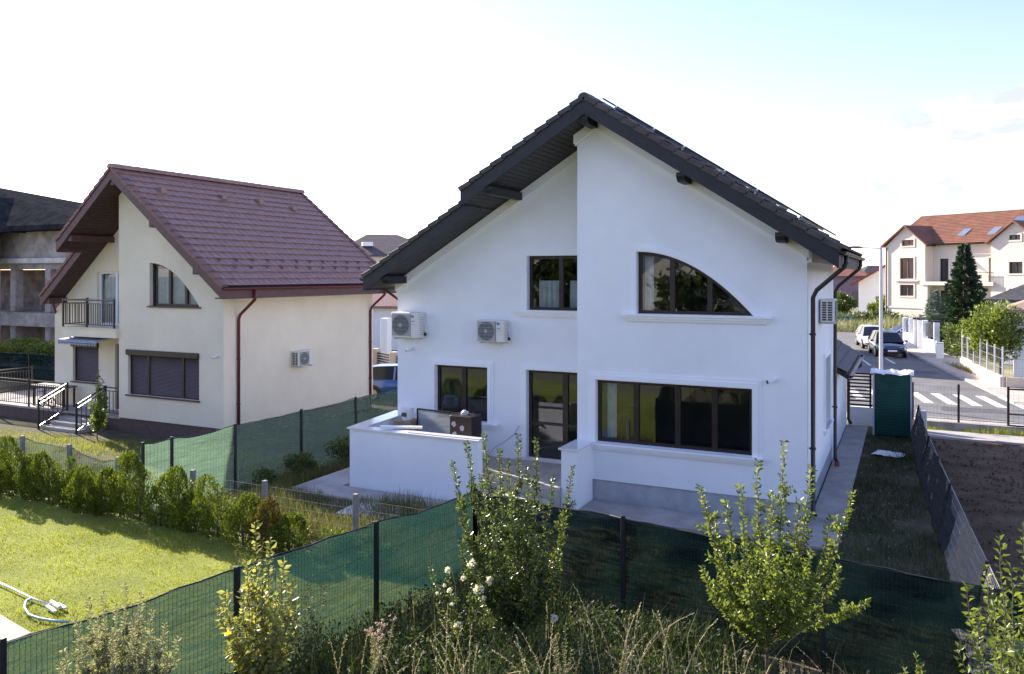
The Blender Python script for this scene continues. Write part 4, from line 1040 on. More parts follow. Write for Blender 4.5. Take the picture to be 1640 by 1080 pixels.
# ------------------------------------------------------------ street things
LP = at(1411, 500, 31.0); 
t = thing('street_lamp', (LP.x, LP.y, 0), 'pale grey street lamp with a short arm behind the green cabinet', 'street lamp')
build('pole', MB().tube([(LP.x,LP.y,-.1),(LP.x,LP.y,6.15)], [.078,.055], 12), M['grey_paint'], t)
d_ = Vector((-.9,-.43,0)).normalized(); a0 = Vector((LP.x,LP.y,6.1))
build('arm', MB().tube([a0, a0+d_*.35+Vector((0,0,.02)), a0+d_*.75+Vector((0,0,.04))], .02, 8), M['grey_paint'], t)
h0 = a0+d_*.72+Vector((0,0,.04)); g = MB()
for s_, wd, zt_, zb_ in ((0,.05,.03,-.02),(.15,.11,.05,-.03),(.4,.12,.05,-.02),(.6,.04,.02,0)):
    c_ = h0+d_*s_; n_ = Vector((-d_.y,d_.x,0)); g.v += [tuple(c_+n_*wd+Vector((0,0,zb_))),tuple(c_-n_*wd+Vector((0,0,zb_))),tuple(c_-n_*wd*.6+Vector((0,0,zt_))),tuple(c_+n_*wd*.6+Vector((0,0,zt_)))]
for k in range(3):
    for j in range(4): a = k*4+j; b = k*4+(j+1)%4; g.f.append((a,b,b+4,a+4))
g.f += [(0,1,2,3),(15,14,13,12)]; build('lamp_head', g, M['ac_dark'], t)
def car(name, label, p, rz, col, L=4.2, w=.88, H=1.48, belt=.92, suv=0.0, group='cars on the side street', estate=False):
    t = thing(name, (p[0], p[1], p[2]), label, 'car', group, rz)
    bm = mat('car_paint', col, .22, coat=1.0); lk = dict(local=True)
    h = L/2; z0 = .20+suv
    # stations along +x = front
    stn = [(-h,.78,.50,.80),(-h+.10,.93,.36,belt-.02),(-h+.55,1,.24,belt+.02),(-.9,1,z0,belt+.01),(0,1,z0,belt),(.75,1,z0,belt-.02),(h-.95,.99,.22,belt-.07),(h-.35,.93,.26,belt-.18),(h-.06,.80,.32,belt-.30),(h,.68,.38,belt-.38)]
    g = MB(); K = 11
    for x, k, zl, zb in stn:
        zl += suv*.5; W = w*k
        half = [(W*.86,zl),(W*.98,zl+.12),(W*1.0,(zl+zb)/2),(W*.97,zb-.08),(W*.88,zb)]
        sec = [(y,z) for y,z in half]+[(0,zb+.035)]+[(-y,z) for y,z in half[::-1]]
        g.v += [(x,y,z) for y,z in sec]
    for i in range(len(stn)-1):
        for j in range(K): a = i*K+j; b = i*K+(j+1)%K; g.f.append((a,b,b+K,a+K))
    g.f += [tuple(range(K)), tuple(range((len(stn)-1)*K, len(stn)*K))[::-1]]
    build('body', g, bm, t, smooth=True, **lk)
    xr0 = -h+.12 if not estate else -h+.10
    cab = [(xr0,.80,belt,belt+.02),(-h+.45,.80,belt,H-.10),(-h+.95,.80,belt,H),(-.15,.80,belt,H+.02),(.22,.80,belt,H-.06),(1.20,.80,belt-.03,belt)]
    g = MB(); rg = MB()
    for x, k, zb, zr in cab:
        f = (zr-zb)/(H-belt); yb = w*.90; yr = w*(.90-.26*f)
        g.v += [(x,yb,zb-.03),(x,yr,zr),(x,0,zr+.03*f),(x,-yr,zr),(x,-yb,zb-.03)]
    for i in range(len(cab)-1):
        for j in range(4): a = i*5+j; g.f.append((a,a+1,a+6,a+5))
    build('window', g, mat('car_glass', (.012,.016,.022), .12, spec=.25), t, **lk)
    for i, (x, k, zb, zr) in enumerate(cab[1:-1]):
        f = (zr-zb)/(H-belt); yr = w*(.90-.26*f); rg.v += [(x,yr+.012,zr-.045),(x,yr-.01,zr+.012),(x,0,zr+.045*f),(x,-yr+.01,zr+.012),(x,-yr-.012,zr-.045)]
    for i in range(3):
        for j in range(4): a = i*5+j; rg.f.append((a,a+1,a+6,a+5))
    rg.bar((.23,w*.66,H-.06),(1.22,w*.90,belt-.03),.06,.04); rg.bar((.23,-w*.66,H-.06),(1.22,-w*.90,belt-.03),.06,.04)
    for x in (-.35,): 
        for s_ in (1,-1): rg.bar((x,s_*w*.655,H-.02),(x-.03,s_*w*.905,belt-.02),.09,.02)
    for s_ in (1,-1): rg.bar((-h+.45,s_*w*.66,H-.12),(xr0+.02,s_*w*.90,belt),.10,.05)
    build('roof', rg, bm, t, **lk)
    R = .32+suv*.3
    for x in (h-.82,-h+.80):
        for s_ in (1,-1):
            y = s_*(w*.985)
            g = MB(); g.tube([(x,y-s_*.05,R),(x,y+s_*.012,R)], R+.06, 20); build('wheel_arch', g, M['black'], t, **lk)
            wl2 = build('wheel', MB().tube([(x,y-s_*.18,R),(x,y+s_*.02,R)], R, 22), M['black'], t, **lk)
            build('rim', MB().tube([(x,y+s_*.0,R),(x,y+s_*.028,R)], [R*.66,R*.60], 16), M['alu'], wl2, **lk)
    for s_ in (1,-1):
        build('headlight', MB().add([(h-.04,s_*w*.42,belt-.34),(h-.16,s_*w*.82,belt-.30),(h-.30,s_*w*.91,belt-.20),(h-.12,s_*w*.5,belt-.24),(h-.01,s_*w*.42,belt-.42),(h-.1,s_*w*.84,belt-.40)], [(0,1,2,3),(4,5,1,0)]), mat('lamp_glass', (.7,.72,.75), .1), t, **lk)
        build('tail_light', MB().bbox(-h+.0,-h+.16,s_*w*.78-.13,s_*w*.78+.13,belt-.22,belt-.02,.02), mat('tail_red', (.45,.02,.02), .2), t, **lk)
        build('mirror', MB().bbox(.85,.98,s_*(w+.1)-.09,s_*(w+.1)+.09,belt+.0,belt+.13,.02), bm, t, **lk)
    build('grille', MB().bbox(h-.10,h+.01,-w*.55,w*.55,.36+suv*.5,.50+suv*.5,.02), M['black'], t, **lk)
    build('number_plate', MB().box(h+.011,h+.025,-.26,.26,.40+suv*.5,.51+suv*.5), M['plastic_white'], t, **lk)
    return t
sdir = math.atan2(-.985, .174)
p = gnd(1420, 569); car('parked_car', 'dark blue hatchback facing the camera on the side street', (p.x,p.y,.0), sdir, (.006,.018,.05))
p = gnd(1397, 556); car('parked_car', 'white car parked behind the dark blue hatchback', (p.x,p.y,0), sdir, (.62,.62,.62), L=4.4)
p = gnd(1447, 548, .1); car('parked_car', 'silver estate car standing across the pavement before the white gate', (p.x+.4,p.y,0), math.radians(180+20), (.32,.35,.42), L=4.7, H=1.55, suv=.06)
p = at(630, 620, 36.5); car('parked_car', 'blue car in the gap between the cream house and the white house', (p.x+.6,p.y,-.45), math.radians(28), (.02,.07,.25), group=None)
tag(build('pennant', MB().add([(lambda q: (q.x,q.y,q.z))(at(629,585,43)),(lambda q:(q.x,q.y,q.z))(at(637,585,43)),(lambda q:(q.x,q.y,q.z))(at(632.5,573,43)),(lambda q:(q.x,q.y+.02,q.z))(at(633,585,43.1))],[(0,1,2),(1,3,2),(3,0,2)]), mat('orange_flag',(.85,.28,.02),.6)), 'small orange pointed marker above the blue car', 'marker')
p = gnd(1505, 577); t = thing('utility_cabinet', (p.x,p.y,.1), 'white utility cabinet on the pavement by the netted garden fence', 'cabinet')
build('body', MB().bbox(p.x-.2,p.x+.2,p.y-.15,p.y+.15,.1,1.0,.02), M['plastic_white'], t); build('lid', MB().bbox(p.x-.22,p.x+.22,p.y-.17,p.y+.17,1.001,1.06,.01), M['grey_paint'], t)
# white gate walls along the side street
t = thing('garden_wall', (.9, 61, 0), 'white garden wall with pillars and dark gates along the side street', 'wall')
def gp(f, z=0): return Vector((0.0+1.9*f, 63.8-5.6*f, z))
for f0, f1, h_ in ((0,.3,1.0),(.62,1.0,.85)):
    g = MB(); g.bar(gp(f0,h_/2), gp(f1,h_/2), .22, h_); build('low_wall', g, M['white'], t)
for f in (0,.2,.36,.48,.62,.95): q = gp(f); build('pillar', MB().bbox(q.x-.17,q.x+.17,q.y-.17,q.y+.17,0,2.05,.02), M['white'], t)
for f in (.36,.48,.95): q = gp(f); build('pillar_cap', MB().bbox(q.x-.24,q.x+.24,q.y-.24,q.y+.24,2.051,2.15,.02), M['frame'], t)
g = MB()
for i in range(12):
    z = 1.05+i*.075; g.bar(gp(.64,z),gp(.93,z),.03,.045); g.bar(gp(.02,z),gp(.18,z),.02,.03)
g.bar(gp(.38,.95),gp(.46,.95),.04,1.7); build('gate_panel', g, M['black'], t)
# garden fence with low beige wall
t = thing('garden_wall', (3.4, 46, 0), 'low beige garden wall with thin metal posts at the street corner', 'wall')
cw = mat('beige_wall', (.55,.47,.36), .9, .1, 2); q0, q1, q2 = gnd(1541,590), gnd(1606,624), Vector((12,42.6,0))
g = MB(); g.bar(q0+Vector((0,0,.25)), q1+Vector((0,0,.25)), .22, .62); g.bar(q1+Vector((.12,0,.25)), q2+Vector((0,0,.25)), .22, .60); build('low_wall', g, cw, t)
for k in range(7): q = q0.lerp(q1, k/6); build('post', MB().tube([(q.x,q.y,.1),(q.x,q.y,1.9 if k else 2.3)], .035, 8), M['alu'] if False else M['grey_paint'], t)
for k in range(1,5): q = q1.lerp(q2, k/4); build('post', MB().tube([(q.x,q.y,.1),(q.x,q.y,1.9)], .035, 8), M['grey_paint'], t)
g = MB(); wire_panel(g, [q0,q1,q2], .56, 1.75, .25, .3, .008); build('wire_mesh', g, M['wire_grey'], t)
g = MB(); a, b = q0, q0.lerp(q1,.3); 
for z in (.62,1.75): g.bar(a+Vector((0,0,z)), b+Vector((0,0,z)), .05)
g.bar(q0.lerp(q1,.15)+Vector((0,0,.6)), q0.lerp(q1,.15)+Vector((0,0,1.75)), .05); build('gate_frame', g, M['grey_paint'], t)
# ------------------------------------------------------------ the houses further off
def hip_roof(mb, x0, x1, y0, y1, z, zr, rx0, rx1, th=.18):
    ym = (y0+y1)/2; v = [(x0,y0,z),(x1,y0,z),(x1,y1,z),(x0,y1,z),(rx0,ym,zr),(rx1,ym,zr)]
    lo = [(a,b,c-th) for a,b,c in v[:4]]
    mb.add(v+lo, [(0,1,5,4),(1,2,5),(2,3,4,5),(3,0,4),(0,6,7,1),(1,7,8,2),(2,8,9,3),(3,9,6,0),(6,9,8,7)])
M['tile_orange'] = mat('orange_tile', (.21,.088,.052), .8, .22, 1.0, .3, 20)
M['wall_cream2'] = mat('pale_wall', (.66,.585,.51), .9, .04, .5)
M['roof_grey'] = mat('grey_roof_tile', (.075,.075,.082), .9, .3, 1.5, .3, 20, spec=.08)
# large cream house at the street end
R_ = math.atan2(-.59, .81)
BH = thing('house', (-1.9, 93.7, .3), 'large pale three-storey house with orange tiled roof at the end of the street', 'house', None, R_)
lk = dict(local=True)
def bw(x0,x1,z0,z1): return rect(x0,x1,z0,z1)
def W2(mb, outer, holes, y, t=.3): mb.wall(outer, holes, FX(y), t)
rz0 = 10.9
g = MB(); hl = [bw(1.75,3.3,2.7,4.55), bw(1.75,3.3,5.55,7.75) if False else bw(1.75,3.3,5.3,7.6), bw(1.9,3.2,9.15,9.65) if False else bw(1.85,3.25,8.05,8.6)]
hl = [bw(1.75,3.3,2.6,3.75), bw(1.75,3.3,4.35,6.5), bw(1.95,3.3,7.75,8.35)]
W2(g, [(0,0),(4.56,0),(4.56,7.9),(2.4,9.75),(0,7.7)], hl, 0)
g.box(4.26,4.558,.302,3,0,7.8); g.prism([(.302,0),(12,0),(12,7.7),(6.5,rz0),(.302,7.7)], lambda a,b,c:(c,a,b), .3); g.box(0,30,11.7,12,0,7.8)
h2 = [bw(5.25,6.2,4.1,6.4), bw(7.3,8.9,4.1,6.6), bw(10.2,10.75,4.1,6.4), bw(5.3,6.4,1.4,3.2)]
W2(g, [(4.56,0),(11.2,0),(11.2,7.75),(4.56,7.75)], [h2[0],h2[2],h2[3]], 1.3)
h3 = [bw(12.9,14.1,4.9,5.95), bw(12.9,13.9,7.95,8.4), bw(12.9,14.1,2.3,3.5)]
W2(g, [(11.2,0),(15.6,0),(15.6,7.8),(13.4,9.6),(11.2,7.8)], h3, 0)
g.box(11.2,11.5,.302,3,0,7.8); g.box(15.6,30,1,1.3,0,7.8)
build('wall', g, M['wall_cream2'], BH, **lk)
dk = mat('window_dark', (.03,.035,.045), .1)
for i, (q, y) in enumerate([(hl[0],0),(hl[1],0),(hl[2],0),(h2[0],1.3),(h2[2],1.3),(h2[3],1.3),(h3[0],0),(h3[1],0),(h3[2],0)]):
    f_ = MB(); f_.wall(q, [inset(q,.09)], lambda a,b,c: (a,y+.12+c,b), .06)
    mx = (q[0][0]+q[1][0])/2; f_.box(mx-.05,mx+.05,y+.115,y+.17,q[0][1]+.05,q[2][1]-.05)
    w_ = build('window', f_, mat('brown_window', (.17,.06,.035), .5) if i < 3 else M['frame'], BH, **lk)
    build('pane', MB().add([(a,y+.17,b) for a,b in inset(q,.08)], [(0,1,2,3)]), dk, w_, **lk)
    s_ = MB(); o_ = inset(q,-.16); s_.wall(o_, [inset(q,-.005)], lambda a,b,c: (a,y-.05+c,b), .048); build('surround', s_, M['wall_cream2'], w_, **lk)
g = MB(); g.box(4.2,11.6,-.3,1.298,3.75,4.1); g.box(1.2,3.9,-.18,-.002,4.1,4.22); g.box(-.05,4.6,-.08,-.002,1.35,1.5); build('balcony', g, M['wall_cream2'], BH, **lk)
for x in (4.75, 8.0): build('pillar', MB().box(x-.2,x+.2,-.2,.2,0,3.74), M['wall_cream2'], BH, **lk)
g = MB()
for x in np.arange(10,11.6,.12): g.box(x,x+.02,-.25,-.23,4.1,5.0)
g.box(8.8,11.6,-.26,-.22,4.98,5.03); build('balcony_rail', g, M['frame'], BH, **lk)
g = MB()
ez, rz_ = 7.95, 11.2
def RF(x0, x1, n=1): tile_field(g, 6.5, rz_, .75, ez, 0, 1)
L1 = 30
def TFm(p): # swap axes so slope runs along y
    return (p[1], p[0], p[2])
nc = 22
tile_field(g, 6.5, rz_, .72, ez-.1, -.45, L1, course=.33, wave=.30, samples=4, amp=.03, step=.04, f=TFm)
g.add([(-.45,6.5,rz_),(-.45,.72,ez-.1),(-.45,12.4,ez),(-.45,6.5,rz_-.3),(-.45,.72,ez-.4),(-.45,12.4,ez-.3)], [(0,1,4,3),(0,3,5,2)])
g.add([(-.45,6.5,rz_),(L1,6.5,rz_),(L1,12.4,ez),(-.45,12.4,ez)], [(0,1,2,3)])
build('roof', g, M['tile_orange'], BH, **lk)
for (xa,xm,xb,zp) in ((-.35,2.4,4.95,9.9),(10.85,13.4,15.95,9.75)):
    g = MB(); zl = ez-.15; ym = 4.4
    g.add([(xa,-.35,zl),(xm,-.35,zp),(xm,ym,zp),(xa,1.2,zl),(xb,-.35,zl),(xb,1.2,zl)], [(0,1,2,3),(1,4,5,2)])
    g.add([(xa,-.35,zl-.16),(xm,-.35,zp-.16),(xm,ym,zp-.16),(xa,1.2,zl-.16),(xb,-.35,zl-.16),(xb,1.2,zl-.16)], [(3,2,1,0),(2,5,4,1)])
    g.add([(xa,-.35,zl),(xm,-.35,zp),(xb,-.35,zl),(xa,-.35,zl-.16),(xm,-.35,zp-.16),(xb,-.35,zl-.16)], [(0,3,4,1),(1,4,5,2)])
    build('gable_roof', g, M['tile_orange'], BH, **lk)
g = MB(); gutter(g, .62, ez-.12, 4.8, 11.0, .09, axis='x'); build('gutter', g, M['gutter_dark'], BH, **lk)
build('downpipe', MB().tube([(.2,-.1,7.6),(.2,-.1,.2)], .06, 8), M['gutter_dark'], BH, **lk)
skm = mat('skylight_glass', (.16,.19,.24), .15)
def skyl(x, f0):
    y = .72+5.78*f0; z = ez-.1+(rz_-ez+.1)*f0; s_ = (rz_-ez)/5.78
    o = build('skylight', MB().add([(x,y,z+.14),(x+.8,y,z+.14),(x+.8,y+1.2,z+.14+1.2*s_),(x,y+1.2,z+.14+1.2*s_),(x,y,z),(x+.8,y,z),(x+.8,y+1.2,z+1.2*s_),(x,y+1.2,z+1.2*s_)], [(0,1,2,3),(0,4,5,1),(1,5,6,2),(3,7,4,0)]), skm, BH, **lk)
skyl(6.6,.22); skyl(9.6,.22)
sp = thing('solar_array', (0,0,0), 'blue-grey solar panels on the orange roof at the right edge', 'solar panels'); sp.parent = None
sp.matrix_basis = BH.matrix_basis.copy(); sp.location = BH.location; sp.rotation_euler = BH.rotation_euler
for k in range(4):
    for r_i in range(2):
        y = .72+5.78*(.46+.26*r_i); z = ez-.1+(rz_-ez+.1)*(.46+.26*r_i)+.25; s_ = .58; x = 10.9+k*1.15+.9*r_i
        build('panel', MB().add([(x,y,z),(x+1.1,y,z),(x+1.1,y+1.35,z+1.35*s_),(x,y+1.35,z+1.35*s_),(x,y,z-.06),(x+1.1,y,z-.06),(x+1.1,y+1.35,z+1.35*s_-.06),(x,y+1.35,z+1.35*s_-.06)], [(0,1,2,3),(0,4,5,1),(1,5,6,2),(3,7,4,0)]), mat('pv_blue', (.10,.13,.18), .15), sp, **lk)
# generic small house
def small_house(label, loc, rz, w, d, h, rise, wallm, roofm, over=.4, wins=(), gable=True, name='house', chim=False):
    t = thing(name, loc, label, 'house', None, rz)
    g = MB(); 
    if gable: g.wall([(0,0),(w,0),(w,h),(w/2,h+rise),(0,h)], [rect(*q) for q in wins], FX(0), .25); g.prism([(0,0),(w,0),(w,h),(w/2,h+rise),(0,h)], FX(d-.25), .25)
    else: g.wall([(0,0),(w,0),(w,h),(0,h)], [rect(*q) for q in wins], FX(0), .25); g.prism([(0,0),(w,0),(w,h),(0,h)], FX(d-.25), .25)
    g.box(0,.25,.251,d-.251,0,h-.01); g.box(w-.25,w,.251,d-.251,0,h-.01)
    build('wall', g, wallm, t, **lk)
    g = MB()
    if gable:
        k = rise/(w/2)
        for s_, xa in ((1,w+over),(-1,-over)):
            slope_slab(g, w/2, h+rise+.16, xa, h-over*k+.16, -over, d+over, 0, .16)
    else: hip_roof(g, -over, w+over, -over, d+over, h+.1, h+rise, w*.35, w*.65)
    r = build('roof', g, roofm, t, **lk)
    if gable:
        g = MB(); k = rise/(w/2)
        for s_, xa in ((1,w+over),(-1,-over)): slope_slab(g, w/2, h+rise+.16, xa, h-over*k+.16, -over-.03, -over-.002, -.02, .30)
        build('verge_board', g, mat('verge_board', (.20,.03,.025), .5), r, **lk)
    if chim: build('chimney', MB().bbox(w*.3,w*.3+.5,d*.4,d*.4+.5,h,h+rise+.6,.02), wallm, r, **lk)
    for q in wins:
        q = rect(*q); f_ = MB(); f_.wall(q, [inset(q,.07)], lambda a,b,c: (a,.08+c,b), .05); w_ = build('window', f_, M['frame'], t, **lk)
        build('pane', MB().add([(a,.12,b) for a,b in inset(q,.06)], [(0,1,2,3)]), dk, w_, **lk)
    return t
p = at(1375, 500, 100); small_house('white house with a red roof verge beyond the parked cars', (p.x,p.y,0), .02, 11, 9, 4.3, 3.4, M['white'], M['tile_orange'], wins=((4,5,3.4,4.4),), over=.9)
p = at(1322, 490, 130); small_house('mauve house with an orange roof beyond the dry grass bank', (p.x,p.y,0), .1, 6.2, 9, 4.8, 2.3, mat('mauve_wall', (.22,.15,.19), .9, .05, 1), M['tile_orange'], wins=((4.0,5.2,1,2.4),), gable=False)
p = at(1380, 500, 150); small_house('distant house with a dark brown roof between the mauve and white houses', (p.x,p.y,0), YAW, 9, 9, 4.6, 2.2, M['wall_cream2'], M['roof_grey'], gable=False)
p = at(1598, 480, 46); small_house('low white house with a grey roof behind the leafy tree at the right edge', (p.x,p.y,0), -.35, 9, 8, 3.6, 2.2, M['white'], M['roof_grey'], over=.5, gable=False)
p = at(1612, 480, 40); small_house('small outbuilding with a brown roof at the right edge', (p.x+.3,p.y,0), -.1, 5, 4, 3.3, 1.0, M['white'], mat('brown_sheet', (.28,.20,.15), .8, .2, 2), over=.4, gable=False)
p = at(540, 420, 76); small_house('house with a dark hipped roof and skylights rising behind the cream roof', (p.x,p.y,-.4), YAW+.35, 10.5, 10, 7.3, 2.3, M['wall_cream2'], mat('brown_slate', (.085,.062,.058), .7, .25, 2), over=.5, gable=False, wins=((5.5,6.5,6.0,6.8),(7.6,8.4,5.8,6.9)))
DH = [o for o in COL.objects if o.get('label','').startswith('house with a dark hipped')][0]
for x, f in ((3.1,.35),(9.2,.4)):
    z = 7.4+2.2*f; y = -.5+5.5*f
    build('skylight', MB().box(x-.5,x+.5,y-.3,y+.5,z+.1,z+.5), M['cap'], DH, **lk)
p = at(600, 500, 58); small_house('white house with a brown-red roof in the gap beside the white house', (p.x-5,p.y,-.45), YAW-.2, 9.5, 7, 3.15, 2.0, M['white'], M['tile_red'], over=.5, gable=False, wins=((6.0,7.4,.9,2.8),))
t = thing('garden_wall', tuple(at(612,590,44)), 'brown board fence with pale pillars beyond the blue car', 'wall')
q0, q1 = at(596,575,44), at(645,575,41); 
for f in (.12,.75): q = q0.lerp(q1,f); build('pillar', MB().bbox(q.x-.2,q.x+.2,q.y-.2,q.y+.2,-.45,1.1,.02), cw, t)
g = MB()
for i in range(10): z = -.35+i*.135; g.bar(Vector((q0.x,q0.y,z)), Vector((q1.x,q1.y,z)), .03, .10)
build('board_panel', g, mat('brown_board', (.05,.025,.02), .6), t)
tag(build('pillar', MB().bbox(*(lambda q: (q.x-.25,q.x+.25,q.y-.25,q.y+.25,-.45,2.4,.02))(at(618,560,50))), M['white']), 'tall white gate pillar seen between the two houses', 'pillar')
small_house('cream house behind the white house, its shade falling across the side street', (-16.5,50,0), 0, 8, 11, 5.4, 3.0, M['cream'], M['tile_orange'])
# unfinished concrete building
UB = thing('unfinished_building', (-48, 33, -.4), 'unfinished raw concrete building with grey tiled roof at the left edge', 'building')
g = MB(); g.box(-60,-40.6,30.0,39.5,7.0,7.9) ; g.box(-60,-40.6,30.0,39.5,5.95,6.6); 
build('upper_wall', MB().box(-60,-40.6,30.0,30.35,5.4,8.0).box(-40.9,-40.6,30.352,39.5,5.4,8.0), M['conc_dark'], UB)
build('ledge', MB().bbox(-60,-40.4,29.75,30.36,5.75,6.05,.02), mat('ledge_white', (.55,.53,.52), .9, .2, 1.5), UB)
build('floor_slab', MB().box(-60,-40.4,29.6,39.5,2.1,2.9), M['conc_dark'], UB)
build('floor_slab', MB().box(-60,-40.4,29.9,39.5,-.4,-.2), M['conc_dark'], UB)
for x in (-58,-54.4,-50.9,-47.6,-44.4,-41.1):
    for z0, z1 in ((-.2,2.099),(2.901,5.399)): build('column', MB().bbox(x-.25,x+.25,29.95,30.45,z0,z1,.02), M['conc_dark'], UB)
bk = mat('block_wall', (.20,.165,.15), .95, .4, 1.4, .4, 10)
build('back_wall', MB().box(-60,-40.9,33.2,33.4,-.2,2.1).box(-60,-40.9,32.0,32.2,2.9,5.4).box(-41.1,-40.8,30.46,33.0,2.9,5.4), bk, UB)
tag2 = build('plaster_patch', MB().add([(-45.9,31.98,3.3),(-45.4,31.98,3.3),(-45.3,31.98,4.1),(-44.95,31.98,4.3),(-44.95,31.98,4.75),(-45.25,31.98,4.8),(-45.25,31.98,5.2),(-45.75,31.98,5.2),(-45.75,31.98,4.8),(-46.3,31.98,4.75),(-46.2,31.98,4.2),(-45.9,31.98,4.1)], [tuple(range(12))]), mat('plaster_patch', (.50,.42,.32), .9), UB)
g = MB(); hip_roof(g, -76, -39.6, 29.0, 40.3, 7.9, 11.7, -66, -60, .3); 
rc_ = mat('charcoal_roof', (.030,.031,.034), .95, .35, 1.5, .3, 20, spec=.0)
r_ = build('roof', g, rc_, UB)
g = MB(); slope_slab(g, -50.6, 9.9, -46.4, 7.75, 27.6, 33, 0, .22); slope_slab(g, -50.6, 9.9, -54.8, 7.75, 27.6, 33, 0, .22); build('porch_roof', g, rc_, r_)
build('porch_wall', MB().prism([(-54,5.4),(-47.2,5.4),(-47.2,7.8),(-50.6,9.6),(-54,7.8)], FX(28.6), .3), M['conc_dark'], UB)
for x in (-53.8,-47.4): build('column', MB().bbox(x-.2,x+.2,28.6,29.0,-.2,5.399,.02), M['conc_dark'], UB)
# house the picture is taken from and its neighbour (seen mirrored in the windows)
small_house('cream house facing the white house, mirrored in its windows', (-14,-13,0), 0, 9, 7.5, 5.2, 3.2, M['cream'], M['tile_orange'])
# hose, stone edging on the lawn
hp = [gnd(-20,930),gnd(20,948),gnd(50,963),gnd(82,975)]
tag(build('hose', MB().tube([p_+Vector((0,0,.05)) for p_ in hp], .016, 6), M['plastic_white'], smooth=True), 'white hose leading to the sprinkler on the lawn', 'hose')
hq = [gnd(52,963),gnd(42,968),gnd(39,978),gnd(46,990),gnd(62,996),gnd(85,1000),gnd(110,1002)]
tag(build('hose', MB().tube([p_+Vector((0,0,.05)) for p_ in hq], .02, 6), mat('blue_hose', (.25,.42,.50), .4), smooth=True), 'pale blue hose curled on the lawn', 'hose')
q = gnd(90, 977); t = thing('sprinkler', (q.x,q.y,0), 'white lawn sprinkler at the end of the hose', 'sprinkler')
build('base', MB().bar((q.x-.14,q.y-.05,.05),(q.x+.16,q.y-.13,.05),.05,.03).bar((q.x-.10,q.y+.08,.05),(q.x+.18,q.y+.02,.05),.05,.03), M['plastic_white'], t)
build('spray_head', MB().tube([(q.x-.14,q.y+.02,.09),(q.x+.16,q.y-.05,.09)], .03, 8), M['plastic_white'], t)
pv = [gnd(-60,985),gnd(0,988),gnd(50,1018),gnd(-60,1060)]
tag(build('paving', MB().prism([(p_.x,p_.y) for p_ in pv], lambda a,b,c:(a,b,c-.02), .06), M['pave']), kind='structure')
# ------------------------------------------------------------ vegetation
def inside(poly, x, y):
    r = np.zeros(len(x), bool); n = len(poly)
    for i in range(n):
        x0, y0 = poly[i]; x1, y1 = poly[(i+1)%n]
        c = ((y0 > y) != (y1 > y)) & (x < (x1-x0)*(y-y0)/(y1-y0+1e-12)+x0); r ^= c
    return r
def scatter(poly, dens, rng):
    xs = [p[0] for p in poly]; ys = [p[1] for p in poly]; A = (max(xs)-min(xs))*(max(ys)-min(ys))
    n = int(A*dens); x = rng.uniform(min(xs), max(xs), n); y = rng.uniform(min(ys), max(ys), n)
    k = inside(poly, x, y); return x[k], y[k]
def grass_patch(name, label, poly, dens, h, mt, seed, w=.006, lean=.5, patch=.5, pscale=1.2, extra=None, kind='stuff', bare=0.0):
    rng = np.random.default_rng(seed); x, y = scatter(poly, dens, rng)
    f = fbm2(x, y, seed, pscale); f = np.clip(.5+.5*f, 0, 1)
    k = f > bare+rng.uniform(-.08,.08,len(x)); x, y, f = x[k], y[k], f[k]
    H = h*(1-patch+2*patch*f)*rng.uniform(.55,1.3,len(x))
    if extra is not None: H = H*extra(x, y)
    P = np.stack([x, y, gz(x, y)-.02], 1)
    V, F = blade_geo(P, H, rng, w, lean)
    o = raw_mesh(name, V, F, 3, mt); tag(o, label, None, None, kind); return o
lawn_poly = [(-27,4),(-8.0,4.6),(-6.75,11.2),(-22,11.35),(-27,11.35)]
grass_patch('lawn_grass', 'short sunlit lawn grass left of the green fence', lawn_poly, 1500, .05, M['grass'], 1, .008, .8, .35, 1.6)
grass_patch('lawn_tufts', 'longer tufts in the sunlit lawn', lawn_poly, 160, .085, M['grass'], 2, .008, .9, .6, 3)
grass_patch('rough_grass', 'tall rough grass between the terrace and the thuja hedge', [(-14.6,12.3),(-9.8,12.2),(-9.6,11.3),(-6.7,11.2),(-6.6,14.7),(-13.2,14.7),(-13.3,17),(-14.6,21)], 900, .34, M['grass_rough'], 3, .009, .5, .55, 1.5)
grass_patch('yard_grass', 'patchy grass in the shaded side yard', [(-6.5,11.9),(.85,11.0),(.6,17),(.3,23),(.15,27.8),(-1.1,27.8),(-1.12,15.85),(-6.5,15.2)], 600, .13, M['weed'], 4, .008, .6, .6, 1.3, bare=.22,
    extra=lambda x, y: 1+1.1*np.clip((14.5-y)/3, 0, 1))
grass_patch('garden_grass', 'grass in the neighbouring garden behind the light green net', [(-26,12.9),(-15,12.3),(-14.9,19),(-20,19),(-25,18),(-34,18)], 300, .12, M['grass'], 5, .009, .6, .6)
grass_patch('lot_grass', 'sparse weeds on the dirt lot', [(1.1,13),(6,12),(8,28),(.5,28)], 60, .09, M['grass_rough'], 6, .008, .7, .6, 1.1, bare=.45)
grass_patch('verge_grass', 'grass verge in front of the street fence', [(.3,29.55),(8,29.55),(8,30.0),(.3,30.0)], 500, .2, M['grass'], 7, .01, .6, .6, 2)
grass_patch('verge_grass', 'weeds along the beige garden wall', [(1.9,52),(2.5,50),(4.1,42.3),(3.9,42.2),(2.2,50)], 300, .3, M['grass_rough'], 8, .02, .6, .6, 2)
grass_patch('garden_grass', 'dry grass and shrubs of the gardens at the far end of the street', [(-16,76),(3,78),(3,96),(-16,93)], 30, .9, M['sage'], 9, .05, .5, .6, .5)

